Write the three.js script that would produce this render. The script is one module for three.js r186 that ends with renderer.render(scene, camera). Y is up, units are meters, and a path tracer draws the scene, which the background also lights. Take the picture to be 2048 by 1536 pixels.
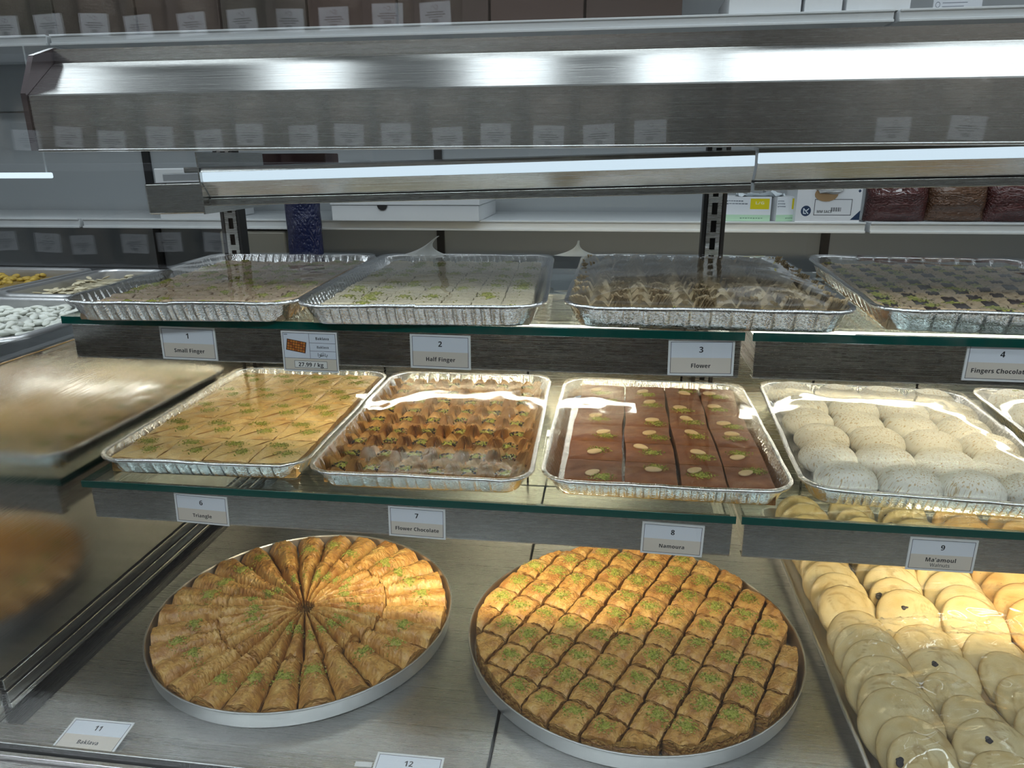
import * as THREE from 'three';
import { mergeGeometries, mergeVertices } from 'three/addons/utils/BufferGeometryUtils.js';
import { RoundedBoxGeometry } from 'three/addons/geometries/RoundedBoxGeometry.js';
import { ImprovedNoise } from 'three/addons/math/ImprovedNoise.js';
import { RectAreaLightUniformsLib } from 'three/addons/lights/RectAreaLightUniformsLib.js';
RectAreaLightUniformsLib.init();

// ---------- camera, light, exposure ----------
const scene = new THREE.Scene();
const camera = new THREE.PerspectiveCamera(55.82, 2048 / 1536, 0.02, 40);
camera.position.set(0, 0.6, 0);
camera.setRotationFromMatrix(new THREE.Matrix4().makeBasis(
  new THREE.Vector3(0.99134, -0.00562, -0.13117), new THREE.Vector3(-0.03371, 0.95471, -0.29562), new THREE.Vector3(0.12689, 0.29749, 0.94626)));
camera.updateMatrixWorld();
scene.background = new THREE.Color(0x101214);
const renderer = new THREE.WebGLRenderer({ antialias: true });
renderer.toneMapping = THREE.LinearToneMapping;
renderer.toneMappingExposure = 1.0;
renderer.shadowMap.enabled = true;

const COOL = new THREE.Color(0.86, 0.93, 1.0), WARM = new THREE.Color(1.0, 0.83, 0.56), NEUTRAL = new THREE.Color(1.0, 0.95, 0.86);
const CEIL = 2.2, FLOOR = -0.85;
const CEILING_LAMPS = [];   // [x0, x1, z0, z1, radiance]
for (const [a, b] of [[-2.0, -1.72], [-1.12, -0.86], [-0.46, -0.2], [0.06, 0.26], [0.32, 1.2], [1.23, 2.2]]) CEILING_LAMPS.push([a, b, -1.75, -1.15, 2.2]);
for (const x of [-2.4, -1.2, 0.0, 1.2, 2.4]) CEILING_LAMPS.push([x - 0.5, x + 0.5, 0.75, 1.0, 15]);
for (const x of [-1.5, -0.1, 1.3]) CEILING_LAMPS.push([x - 0.45, x + 0.45, -0.36, -0.16, 8]);
for (const x of [-2.0, 0.2, 2.2]) CEILING_LAMPS.push([x - 0.4, x + 0.4, -1.95, -1.85, 15]);

// ---------- helpers ----------
let seed = 12345;
const rnd = () => { seed = (seed + 0x6d2b79f5) | 0; let t = Math.imul(seed ^ (seed >>> 15), 1 | seed); t = (t + Math.imul(t ^ (t >>> 7), 61 | t)) ^ t; return ((t ^ (t >>> 14)) >>> 0) / 4294967296; };
const rr = (a, b) => a + (b - a) * rnd();
const pick = (a) => a[Math.floor(rnd() * a.length)];
const PN = new ImprovedNoise();
const noise = (x, y = 0, z = 0) => PN.noise(x + 31.7, y + 17.3, z + 5.1);
const fbm = (x, y, z) => noise(x, y, z) + 0.5 * noise(2.1 * x, 2.1 * y, 2.1 * z) + 0.25 * noise(4.3 * x, 4.3 * y, 4.3 * z);
const clamp = (x, a = 0, b = 1) => Math.min(b, Math.max(a, x));
const mix = (a, b, t) => a + (b - a) * t;
const mix3 = (a, b, t) => [mix(a[0], b[0], t), mix(a[1], b[1], t), mix(a[2], b[2], t)];
const smooth = (a, b, x) => { const t = clamp((x - a) / (b - a)); return t * t * (3 - 2 * t); };
const PI = Math.PI, TAU = 2 * Math.PI;

const taken = new Map();
function numbered(name) { const n = taken.get(name) ?? 0; taken.set(name, n + 1); return n ? name + '_' + String(n).padStart(3, '0') : name; }
function shadowed(o) { o.traverse((m) => { if (m.isMesh) { m.castShadow = true; m.receiveShadow = true; } }); return o; }
function tag(o, label, category, group, kind) {
  if (label) o.userData.label = label; if (category) o.userData.category = category; if (group) o.userData.group = group; if (kind) o.userData.kind = kind; return o;
}
function add(o) { scene.add(o); return o; }
function thing(name, label, category, pos = [0, 0, 0], turn = 0, group) {
  const o = new THREE.Group(); o.name = numbered(name); o.position.set(...pos); o.rotation.y = turn; scene.add(o); return tag(o, label, category, group);
}
function part(name, g, m, parent) { const o = new THREE.Mesh(g, m); o.name = name; o.castShadow = o.receiveShadow = true; parent.add(o); return o; }
function solo(name, g, m, label, category, pos = [0, 0, 0], turn = 0, group) {
  const o = part(numbered(name), g, m, scene); o.position.set(...pos); o.rotation.y = turn; return tag(o, label, category, group);
}
function struct(name, g, m, label) { const o = part(numbered(name), g, m, scene); return tag(o, label, null, null, 'structure'); }
// copy of a prototype thing (with its parts)
function place(proto, name, label, category, group, pos, turn = 0, tiltX = 0, tiltZ = 0, s = 1) {
  const o = proto.clone(); o.name = numbered(name); o.userData = {}; tag(o, label, category, group);
  o.position.set(...pos); o.rotation.set(tiltX, turn, tiltZ, 'YXZ'); if (Array.isArray(s)) o.scale.set(...s); else o.scale.setScalar(s); scene.add(o); return o;
}
function proto(parts) {   // [[name, geometry, material], ...] -> Group not in the scene yet (or a mesh if a single part)
  if (parts.length === 1) { const m = new THREE.Mesh(parts[0][1], parts[0][2]); m.castShadow = m.receiveShadow = true; return m; }
  const g = new THREE.Group(); for (const [n, geo, mat, label] of parts) { const p = part(n, geo, mat, g); if (label) p.userData.label = label; } return g;
}

function geoFrom(pos, idx, uv, col) {
  const g = new THREE.BufferGeometry();
  g.setAttribute('position', new THREE.Float32BufferAttribute(pos, 3));
  g.setAttribute('uv', new THREE.Float32BufferAttribute(uv ?? new Array(pos.length / 3 * 2).fill(0), 2));
  if (col) g.setAttribute('color', new THREE.Float32BufferAttribute(col, 3));
  g.setIndex(idx); g.computeVertexNormals(); return g;
}
// parametric grid: fn(u,v) -> [x,y,z]; cf(u,v,p) -> colour; uvf -> uv; wrapU joins the seam
function grid(nu, nv, fn, { cf, uvf, wrapU = false, flip = false } = {}) {
  const pos = [], uv = [], col = [], idx = [], cols = wrapU ? nu : nu + 1;
  for (let j = 0; j <= nv; j++) for (let i = 0; i < cols; i++) {
    const u = i / nu, v = j / nv, p = fn(u, v); pos.push(...p); uv.push(...(uvf ? uvf(u, v, p) : [u, v])); if (cf) col.push(...cf(u, v, p));
  }
  for (let j = 0; j < nv; j++) for (let i = 0; i < nu; i++) {
    const a = j * cols + i, b = j * cols + (i + 1) % cols, c = a + cols, d = b + cols;
    if (flip) idx.push(a, b, c, b, d, c); else idx.push(a, c, b, b, c, d);
  }
  return geoFrom(pos, idx, uv, cf ? col : null);
}
function prep(g, colored) {
  if (!g.attributes.uv) g.setAttribute('uv', new THREE.Float32BufferAttribute(new Array(g.attributes.position.count * 2).fill(0), 2));
  if (colored && !g.attributes.color) g.setAttribute('color', new THREE.Float32BufferAttribute(new Array(g.attributes.position.count * 3).fill(1), 3));
  if (!g.index) { const n = g.attributes.position.count; g.setIndex([...Array(n).keys()]); }
  for (const k of Object.keys(g.attributes)) if (!['position', 'normal', 'uv', ...(colored ? ['color'] : [])].includes(k)) g.deleteAttribute(k);
  return g;
}
function merged(list, colored = false) { return list.length === 1 ? prep(list[0], colored) : mergeGeometries(list.map((g) => prep(g, colored))); }
function metreUV(g, k = 1, swap = false) {   // box-projected uv in metres
  const p = g.attributes.position, n = g.attributes.normal, uv = [];
  for (let i = 0; i < p.count; i++) {
    const ax = Math.abs(n.getX(i)), ay = Math.abs(n.getY(i)), az = Math.abs(n.getZ(i)); let u, v;
    if (ay >= ax && ay >= az) { u = p.getX(i); v = p.getZ(i); } else if (ax >= az) { u = p.getZ(i); v = p.getY(i); } else { u = p.getX(i); v = p.getY(i); }
    if (swap) [u, v] = [v, u]; uv.push(u * k, v * k);
  }
  g.setAttribute('uv', new THREE.Float32BufferAttribute(uv, 2)); return g;
}
// box given by its extents, edges eased by r
function ext(x0, x1, y0, y1, z0, z1, r = 0) {
  const w = x1 - x0, h = y1 - y0, d = z1 - z0, m = Math.min(w, h, d) / 2;
  const g = r > 0 ? new RoundedBoxGeometry(w, h, d, 2, Math.min(r, m * 0.98)) : new THREE.BoxGeometry(w, h, d);
  g.translate((x0 + x1) / 2, (y0 + y1) / 2, (z0 + z1) / 2); return metreUV(g);
}
// profile [[z,y],...] closed polygon extruded along x
function extrudeX(profile, x0, x1) {
  const s = new THREE.Shape(profile.map(([z, y]) => new THREE.Vector2(-z, y)));
  const g = new THREE.ExtrudeGeometry(s, { depth: x1 - x0, bevelEnabled: false }); g.rotateY(PI / 2); g.translate(x0, 0, 0);
  return metreUV(g);
}
function tube(points, r, seg = 24, rad = 6, closed = false) {
  return new THREE.TubeGeometry(new THREE.CatmullRomCurve3(points.map((p) => new THREE.Vector3(...p)), closed), seg, r, rad, closed);
}

// ---------- computed textures ----------
function dataTex(w, h, fn, srgb = false, repeat) {
  const d = new Uint8Array(w * h * 4);
  for (let y = 0; y < h; y++) for (let x = 0; x < w; x++) { const c = fn(x / w, y / h, x, y), o = (y * w + x) * 4; d[o] = clamp(c[0], 0, 1) * 255; d[o + 1] = clamp(c[1], 0, 1) * 255; d[o + 2] = clamp(c[2], 0, 1) * 255; d[o + 3] = 255; }
  const t = new THREE.DataTexture(d, w, h); t.magFilter = THREE.LinearFilter; t.minFilter = THREE.LinearMipmapLinearFilter; t.generateMipmaps = true;
  t.wrapS = t.wrapT = THREE.RepeatWrapping; if (srgb) t.colorSpace = THREE.SRGBColorSpace; if (repeat) t.repeat.set(...repeat); t.needsUpdate = true; return t;
}
const tn = (u, v, f, o = 0) => {   // tileable value noise made of two crossfaded samples
  const a = noise(u * f, v * f, o), b = noise((u - 1) * f, v * f, o), c = noise(u * f, (v - 1) * f, o), d = noise((u - 1) * f, (v - 1) * f, o);
  return mix(mix(a, b, u), mix(c, d, u), v);
};
const grey = (v) => [v, v, v];
const rowRand = Array.from({ length: 4096 }, () => rnd());
// long fine scratches along u: each texel row is its own slowly changing streak
const streak = dataTex(512, 512, (u, v, x, y) => { const s = rowRand[y], t = rowRand[(y * 7 + 13) % 4096]; const seg = noise(u * (4 + 10 * s), y * 3.1) * 0.5 + noise(u * 30, y * 5.7) * 0.25; return grey(0.5 + 0.34 * (t - 0.5) + 0.42 * seg); });
const cloudy = dataTex(256, 256, (u, v) => grey(0.5 + 0.45 * tn(u, v, 5) + 0.25 * tn(u, v, 17, 3)));
const grain = dataTex(256, 256, (u, v) => grey(0.5 + 0.35 * tn(u, v, 24, 2) + 0.4 * tn(u, v, 61, 7) + 0.2 * (rnd() - 0.5)));
const crinkle = dataTex(256, 256, (u, v) => { const a = Math.abs(tn(u, v, 8, 1)), b = Math.abs(tn(u, v, 19, 4)); return grey(0.25 + 0.9 * a + 0.5 * b); });
const rep = (t, a, b) => { const c = t.clone(); c.repeat.set(a, b); c.needsUpdate = true; return c; };

// ---------- materials ----------
const std = (o) => new THREE.MeshStandardMaterial(o), phy = (o) => new THREE.MeshPhysicalMaterial(o);
const rgb = (r, g, b) => new THREE.Color().setRGB(r, g, b);
const M = {
  steel: std({ color: rgb(0.56, 0.56, 0.55), metalness: 1, roughness: 0.5, roughnessMap: rep(streak, 3, 12), bumpMap: rep(streak, 3, 12), bumpScale: 0.00006 }),
  deck: std({ color: rgb(0.56, 0.56, 0.55), metalness: 1, roughness: 0.62, roughnessMap: rep(streak, 5, 9), bumpMap: rep(streak, 5, 9), bumpScale: 0.00012 }),
  endSteel: std({ color: rgb(0.56, 0.56, 0.55), metalness: 1, roughness: 0.3, roughnessMap: rep(streak, 2, 6), bumpMap: rep(streak, 2, 6), bumpScale: 0.00004 }),
  shine: std({ color: rgb(0.7, 0.7, 0.7), metalness: 1, roughness: 0.22 }),
  foil: std({ color: rgb(0.86, 0.86, 0.87), metalness: 1, roughness: 0.2, bumpMap: rep(crinkle, 14, 14), bumpScale: 0.0006 }),
  pan: std({ color: rgb(0.66, 0.66, 0.67), metalness: 1, roughness: 0.38, bumpMap: rep(grain, 6, 3), bumpScale: 0.00008 }),
  film: phy({ color: rgb(0.985, 0.985, 0.985), transmission: 1, thickness: 0, roughness: 0.05, ior: 1.5, side: THREE.DoubleSide }),
  pane: phy({ color: rgb(0.965, 0.985, 0.975), transmission: 1, thickness: 0, roughness: 0.0, ior: 1.5, side: THREE.DoubleSide }),
  shelfGlass: phy({ color: rgb(0.93, 0.97, 0.955), transmission: 1, thickness: 0, roughness: 0.0, ior: 1.5, side: THREE.DoubleSide }),
  glassEdge: phy({ color: rgb(0.0, 0.075, 0.062), roughness: 0.08, clearcoat: 0.6, specularIntensity: 1 }),
  black: std({ color: rgb(0.012, 0.012, 0.013), roughness: 0.45 }),
  dark: std({ color: rgb(0.05, 0.048, 0.046), roughness: 0.5 }),
  white: std({ color: rgb(0.72, 0.74, 0.76), roughness: 0.55 }),
  shelfWhite: std({ color: rgb(0.66, 0.69, 0.71), roughness: 0.42, metalness: 0.1 }),
  panelGrey: std({ color: rgb(0.42, 0.45, 0.47), roughness: 0.6, bumpMap: rep(cloudy, 3, 3), bumpScale: 0.0004 }),
  card: std({ color: rgb(0.78, 0.79, 0.8), roughness: 0.6 }),
  cream: std({ color: rgb(0.6, 0.55, 0.47), roughness: 0.7 }),
  pastry: phy({ vertexColors: true, roughness: 0.42, clearcoat: 0.35, clearcoatRoughness: 0.25, bumpMap: rep(crinkle, 2, 2), bumpScale: 0.003 }),
  phyllo: std({ vertexColors: true, roughness: 0.62, bumpMap: rep(crinkle, 2, 2), bumpScale: 0.001, side: THREE.DoubleSide }),
  pistachio: std({ vertexColors: true, roughness: 0.8 }),
  semolina: std({ vertexColors: true, roughness: 0.5, bumpMap: rep(grain, 3, 3), bumpScale: 0.0016 }),
  almond: std({ color: rgb(0.72, 0.52, 0.29), roughness: 0.5 }),
  cookie: std({ vertexColors: true, roughness: 0.72, bumpMap: rep(grain, 4, 4), bumpScale: 0.0009 }),
  berry: std({ color: rgb(0.02, 0.015, 0.022), roughness: 0.5 }),
  choc: std({ vertexColors: true, roughness: 0.5 }),
  seed: std({ vertexColors: true, roughness: 0.55 }),
};

// ---------- the room ----------
const floorMat = std({ color: rgb(0.13, 0.12, 0.11), roughness: 0.45, bumpMap: rep(cloudy, 2, 2), bumpScale: 0.0006 });
const wallMat = std({ color: rgb(0.55, 0.55, 0.54), roughness: 0.8, bumpMap: rep(cloudy, 2, 2), bumpScale: 0.0005 });
const ceilMat = std({ color: rgb(0.6, 0.6, 0.6), roughness: 0.9 });
struct('floor', ext(-4, 4, FLOOR - 0.1, FLOOR, -4, 3.2), floorMat, 'polished grey shop floor');
struct('ceiling', ext(-4, 4, CEIL + 0.05, CEIL + 0.15, -4, 3.2), ceilMat, 'white shop ceiling with recessed light panels');
struct('wall_back', ext(-4, 4, FLOOR, CEIL + 0.05, -4.1, -4), wallMat, 'pale grey rear shop wall');
struct('wall_front', ext(-4, 4, FLOOR, CEIL + 0.05, 3.2, 3.3), wallMat, 'pale grey wall behind the packet rack');
struct('wall_left', ext(-4.1, -4, FLOOR, CEIL + 0.05, -4, 3.2), wallMat, 'pale grey side wall beside the seed counter');
struct('wall_right', ext(4, 4.1, FLOOR, CEIL + 0.05, -4, 3.2), wallMat, 'pale grey side wall beyond the cookie tray');

function glow(color, k) { return std({ color: rgb(0.02, 0.02, 0.02), emissive: color, emissiveIntensity: k, roughness: 0.5 }); }
function areaLight(parent, pos, w, h, color, radiance, rot) {
  const l = new THREE.RectAreaLight(color, radiance, w, h); l.position.set(...pos); l.rotation.set(...rot); l.castShadow = true; l.name = 'light'; parent.add(l); return l;
}
const glowPanel = glow(COOL, 1.1);
for (const [x0, x1, z0, z1, L] of CEILING_LAMPS) {
  const w = x1 - x0, d = z1 - z0;
  const t = thing('ceiling_lamp', z0 < -1.8 ? 'slim ceiling light panel above the white stock shelving' : z1 < -1 ? 'ceiling light panel above the pastry case' : z0 < 0 ? 'ceiling light panel above the front glass' : 'ceiling light panel in front of the packet rack', 'lamp', [(x0 + x1) / 2, CEIL, (z0 + z1) / 2], 0, 'ceiling light panels');
  part('diffuser', ext(-w / 2, w / 2, 0.012, 0.03, -d / 2, d / 2, 0.003), glowPanel, t);
  part('frame', merged([ext(-w / 2 - 0.02, w / 2 + 0.02, 0.0, 0.05, -d / 2 - 0.02, -d / 2), ext(-w / 2 - 0.02, w / 2 + 0.02, 0.0, 0.05, d / 2, d / 2 + 0.02), ext(-w / 2 - 0.02, -w / 2, 0.0, 0.05, -d / 2, d / 2), ext(w / 2, w / 2 + 0.02, 0.0, 0.05, -d / 2, d / 2)]), M.white, t);
  areaLight(t, [0, 0.006, 0], w, d, COOL, L, [-PI / 2, 0, 0]);
}

// ---------- the display case ----------
const XL = -0.672, SEAM = 0.152, XR = 1.0;
const caseT = thing('display_case', 'brushed steel pastry display case with deck, end panel, posts and hood', 'display case');
const deckPieces = [[-0.631, -0.1075], [-0.1045, 0.62], [0.623, XR]];
for (const [a, b] of deckPieces) { const g = ext(a, b, -0.014, 0, -1.262, -0.5805, 0.0012); part('deck_plate', g, M.deck, caseT); }
part('deck_underlay', ext(XL, XR, -0.03, -0.0145, -1.262, -0.5805), M.black, caseT);
// rolled gutter between the deck and the end panel
part('gutter', grid(20, 1, (u, v) => [mix(-0.6315, XL, u), -0.0015 - 0.0125 * Math.sin(u * PI * 0.62), mix(-0.5805, -1.262, v)], { uvf: (u, v) => [v * 0.7, u * 0.04] }), M.steel, caseT);
part('end_panel', ext(XL - 0.012, XL, 0.036, 0.382, -1.262, -0.606, 0.001), M.endSteel, caseT);
part('panel_cap', ext(XL - 0.014, XL + 0.002, 0.382, 0.3865, -1.262, -0.606, 0.002), M.shine, caseT);
part('panel_base_channel', merged([ext(XL - 0.004, XL + 0.003, 0.02, 0.0345, -1.262, -0.606, 0.001), ext(XL - 0.004, XL + 0.0045, 0.004, 0.018, -1.262, -0.606, 0.001)]), M.endSteel, caseT);
part('channel_bead', ext(XL, XL + 0.006, -0.004, 0.0025, -1.262, -0.606, 0.0015), M.shine, caseT);
part('panel_front_post', ext(XL - 0.03, XL - 0.001, -0.03, 0.382, -0.604, -0.58, 0.002), M.steel, caseT);
part('front_ledge', ext(XL - 0.1, XR, -0.02, 0.002, -0.58, -0.553, 0.0015), M.steel, caseT);
part('glass_channel', merged([ext(XL - 0.1, XR, -0.02, 0.0065, -0.5525, -0.5485, 0.001), ext(XL - 0.1, XR, -0.02, 0.004, -0.541, -0.535, 0.001)]), M.shine, caseT);
part('glass_gasket', ext(XL - 0.1, XR, -0.02, 0.001, -0.5485, -0.541), M.black, caseT);
part('front_sill', ext(XL - 0.1, XR, -0.06, 0.0, -0.535, -0.46, 0.004), M.steel, caseT);
part('case_front', ext(XL - 0.1, XR, FLOOR, -0.06, -0.6, -0.47), M.steel, caseT);
// back of the case at the middle level: warm steel panels with dark joints
const backMat = std({ color: rgb(0.56, 0.56, 0.55), metalness: 1, roughness: 0.45, roughnessMap: rep(streak, 2, 8) });
{ const xs = [XL, -0.41, -0.14, 0.135, 0.36, 0.53, 0.72, XR]; for (let i = 0; i < xs.length - 1; i++) part('back_panel', ext(xs[i] + 0.002, xs[i + 1] - 0.002, 0.0, 0.36, -1.275, -1.264), backMat, caseT); }
part('back_joint_strip', ext(XL, XR, 0.0, 0.36, -1.28, -1.2755), M.black, caseT);
part('back_rail', ext(XL, XR, 0.36, 0.372, -1.285, -1.262, 0.002), M.steel, caseT);
part('underbody', ext(XL, XR, FLOOR, -0.031, -1.262, -0.602), M.dark, caseT);
// slotted uprights
function upright(xc) {
  const z = -1.255, w = 0.037, post = new THREE.Group();
  const s = new THREE.Shape(); s.moveTo(-0.011, -0.36); s.lineTo(0.011, -0.36); s.lineTo(0.011, 0.36); s.lineTo(-0.011, 0.36); s.closePath();
  for (let k = -0.335; k < 0.34; k += 0.0285) { const h = new THREE.Path(); h.moveTo(-0.0045, k); h.lineTo(0.0045, k); h.lineTo(0.0045, k + 0.019); h.lineTo(-0.0045, k + 0.019); h.closePath(); s.holes.push(h); }
  const g = new THREE.ExtrudeGeometry(s, { depth: 0.003, bevelEnabled: false }); g.translate(xc, 0.36, z);
  const p = part('upright_post', metreUV(g), M.steel, caseT);
  part('black_flange', ext(xc - w / 2, xc - 0.0125, 0, 0.72, z - 0.02, z + 0.004, 0.001), M.black, p);
  part('black_flange', ext(xc + 0.0125, xc + w / 2, 0, 0.72, z - 0.02, z + 0.004, 0.001), M.black, p);
  part('post_back', ext(xc - 0.0125, xc + 0.0125, 0, 0.72, z - 0.024, z - 0.018), M.dark, p);
}
upright(0.169); upright(-0.676);
// hood along the top: tall front face, sloped face, riser
const hoodSteel = std({ color: rgb(0.56, 0.56, 0.55), metalness: 1, roughness: 0.42, roughnessMap: rep(streak, 3, 14), bumpMap: rep(streak, 3, 14), bumpScale: 0.00005 });
const hood = (prof, x0, x1) => extrudeX(prof, x0, x1);
part('hood_face', hood([[-0.78, 0.611], [-0.78, 0.6685], [-0.7815, 0.67], [-0.83, 0.707], [-0.832, 0.705], [-0.783, 0.667], [-0.783, 0.611]], -0.641, XR + 0.2), hoodSteel, caseT);
part('hood_riser', ext(-0.641, XR + 0.2, 0.706, 0.7215, -0.834, -0.831), hoodSteel, caseT);
part('hood_lip', ext(-0.641, XR + 0.2, 0.6095, 0.6125, -0.79, -0.779, 0.001), M.shine, caseT);
part('hood_top', ext(-0.641, XR + 0.2, 0.7195, 0.7225, -1.21, -0.834), hoodSteel, caseT);
part('hood_end', hood([[-0.778, 0.611], [-0.778, 0.671], [-0.80, 0.712], [-0.835, 0.724], [-1.21, 0.724], [-1.21, 0.69], [-0.85, 0.611]], -0.648, -0.6415), std({ color: rgb(0.09, 0.07, 0.075), metalness: 0.5, roughness: 0.35 }), caseT);
part('hood_support', ext(-0.636, -0.45, 0.588, 0.609, -1.21, -1.15, 0.002), std({ color: rgb(0.06, 0.025, 0.03), roughness: 0.4 }), caseT);

// ---------- glass shelves and their price rails ----------
const railSteel = std({ color: rgb(0.56, 0.56, 0.55), metalness: 1, roughness: 0.46, roughnessMap: rep(streak, 4, 16), bumpMap: rep(streak, 4, 16), bumpScale: 0.00005 });
const SH = { top: { y: 0.42, z: -0.785 }, mid: { y: 0.211, z: -0.7652 } };
function shelf(kind, x0, x1, first) {
  const { y, z } = SH[kind], up = kind === 'top' ? 'upper' : 'middle', where = first ? 'left of the post seam' : 'right of the post seam';
  const g = thing('glass_shelf', `${up} clear glass shelf with dark green polished edge, ${first ? 'beside the steel end panel' : 'beyond the slotted centre post'}`, 'glass shelf', [0, y, 0]);
  part('glass_sheet', ext(x0, x1, -0.0095, 0, -1.238, z - 0.0012), M.shelfGlass, g);
  part('polished_edge', ext(x0, x1, -0.0095, 0, z - 0.0012, z, 0.0006), M.glassEdge, g);
  part('polished_edge', ext(first ? x0 - 0.0006 : x1, first ? x0 : x1 + 0.0006, -0.0095, 0, -1.238, z), M.glassEdge, g);
  const rx0 = first ? x0 + 0.009 : x0 + 0.004, rx1 = x1 - 0.003, rz = z - 0.0035;
  const r = thing('price_rail', `brushed steel price rail under the ${up} glass shelf, ${first ? 'nearer the steel end panel' : 'beyond the slotted centre post'}`, 'rail', [0, y, 0]);
  part('rail_face', ext(rx0, rx1, -0.0515, -0.0103, rz - 0.0015, rz, 0.0006), railSteel, r);
  part('rail_top', ext(rx0, rx1, -0.0116, -0.0101, rz - 0.022, rz - 0.0012, 0.0004), M.shine, r);
  part('rail_bottom', ext(rx0, rx1, -0.0525, -0.0512, rz - 0.013, rz - 0.0002, 0.0004), M.shine, r);
  for (const bx of [rx0 + 0.004, rx1 - 0.004]) part('bracket', ext(bx - 0.001, bx + 0.001, -0.0505, -0.0125, -1.24, rz - 0.002), M.steel, r);
  for (const px of [x0 + 0.055, x1 - 0.055]) { const c = new THREE.CylinderGeometry(0.0045, 0.0045, 0.0022, 16); c.translate(px, -0.0109, z - 0.012); part('bumper_pad', c, M.white, r); }
  return g;
}
shelf('top', -0.657, 0.148, true); shelf('top', 0.156, 0.96, false);
shelf('mid', -0.657, 0.153, true); shelf('mid', 0.159, 0.96, false);

// ---------- lamps of the case ----------
const ledGlow = glow(WARM, 8);
function railLed(x0, x1, y, z, L, label) {   // tape stuck to the inner face of a price rail, shining back over the trays
  const t = thing('led_strip', label, 'lamp', [(x0 + x1) / 2, y, z], 0), w = x1 - x0; t.rotation.x = z < -0.8 ? -0.06 : -0.26;
  part('housing', ext(-w / 2, w / 2, -0.008, 0.008, 0.0012, 0.005, 0.001), M.shine, t);
  part('diffuser', ext(-w / 2 + 0.004, w / 2 - 0.004, -0.0055, 0.0055, -0.0012, 0.001, 0.0004), ledGlow, t);
  areaLight(t, [0, 0, -0.002], w - 0.01, 0.01, WARM, L, [0, 0, 0]);
}
railLed(-0.52, 0.06, SH.top.y - 0.021, -0.848, 82, 'slim warm light behind the upper price rail beside the end panel');
railLed(0.28, 0.88, SH.top.y - 0.021, -0.848, 82, 'slim warm light behind the upper price rail beyond the centre post');
railLed(-0.36, 0.05, SH.mid.y - 0.034, SH.mid.z - 0.0125, 120, 'slim warm light inside the middle price rail above the round pans');
railLed(0.36, 0.86, SH.mid.y - 0.034, SH.mid.z - 0.0125, 120, 'slim warm light inside the middle price rail above the cookies');
for (const [x0, x1, label] of [[-0.47, 0.06, 'slim light on the case back behind the phyllo trays'], [0.24, 0.82, 'slim light on the case back behind the sugared biscuits']]) {
  const w = x1 - x0, t = thing('back_led_strip', label, 'lamp', [(x0 + x1) / 2, 0.311, -1.2635]);
  part('housing', ext(-w / 2, w / 2, -0.01, 0.01, 0, 0.004, 0.001), M.shine, t); part('diffuser', ext(-w / 2 + 0.004, w / 2 - 0.004, -0.006, 0.006, 0.004, 0.0052), glow(NEUTRAL, 6), t); areaLight(t, [0, 0, 0.0058], w - 0.01, 0.011, NEUTRAL, 12, [0, PI, 0]);
}

function hoodLamp(x0, x1, yl, tilt, first) {
  const t = thing('light_fixture', first ? 'long steel light fixture with side bracket under the hood' : 'long steel light fixture under the hood beyond the centre post', 'lamp', [x0, yl, -0.8]);
  t.rotation.z = tilt; const L = x1 - x0;
  part('diffuser', ext(0.001, L, -0.0105, 0, -0.01, 0, 0.001), glow(rgb(0.72, 0.86, 1.0), 1.0), t);
  part('top_cap', extrudeX([[0, 0.0003], [-0.002, 0.0045], [-0.03, 0.006], [-0.03, 0.0003]], 0, L), M.shine, t);
  part('visor', extrudeX([[-0.001, -0.0108], [-0.014, -0.0275], [-0.016, -0.0275], [-0.003, -0.0108]], 0, L), hoodSteel, t);
  part('slot', ext(0, L, -0.0298, -0.0276, -0.05, -0.016), M.black, t);
  part('lower_lip', ext(0, L, -0.0375, -0.0288, -0.018, -0.0125, 0.0008), M.steel, t);
  areaLight(t, [L / 2, -0.006, 0.0016], L - 0.01, 0.009, COOL, 1.0, [0.25, PI, 0]);
  areaLight(t, [L / 2, -0.0302, -0.032], L - 0.02, 0.02, COOL, 7, [-PI / 2, 0, 0]); part('down_diffuser', ext(0.01, L - 0.01, -0.03, -0.0285, -0.044, -0.02), glow(rgb(0.72, 0.86, 1.0), 2), t);
  if (first) {
    part('side_bracket', extrudeX([[0.001, 0.022], [0.001, -0.046], [-0.16, -0.046], [-0.16, 0.022]], -0.003, -0.001), hoodSteel, t);
    part('end_block', ext(-0.076, -0.0035, -0.0455, -0.0105, -0.04, -0.006, 0.0025), hoodSteel, t);
    part('tube_end', ext(-0.05, -0.0035, -0.0085, -0.0002, -0.014, -0.004, 0.001), std({ color: rgb(0.55, 0.57, 0.62), metalness: 0.6, roughness: 0.3 }), t);
    part('cable_box', ext(-0.024, -0.0035, 0.0, 0.006, -0.03, -0.006, 0.001), hoodSteel, t);
  }
}
hoodLamp(-0.461, 0.1445, 0.5865, 0.0245, true);
hoodLamp(0.1475, 1.0, 0.6035, 0.018, false);

// ---------- front glass ----------
solo('front_glass', ext(XL - 0.1, XR + 0.1, 0.0, 0.95, -0.5478, -0.5425), M.pane, 'clear glass front of the pastry case', 'glass pane');

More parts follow.
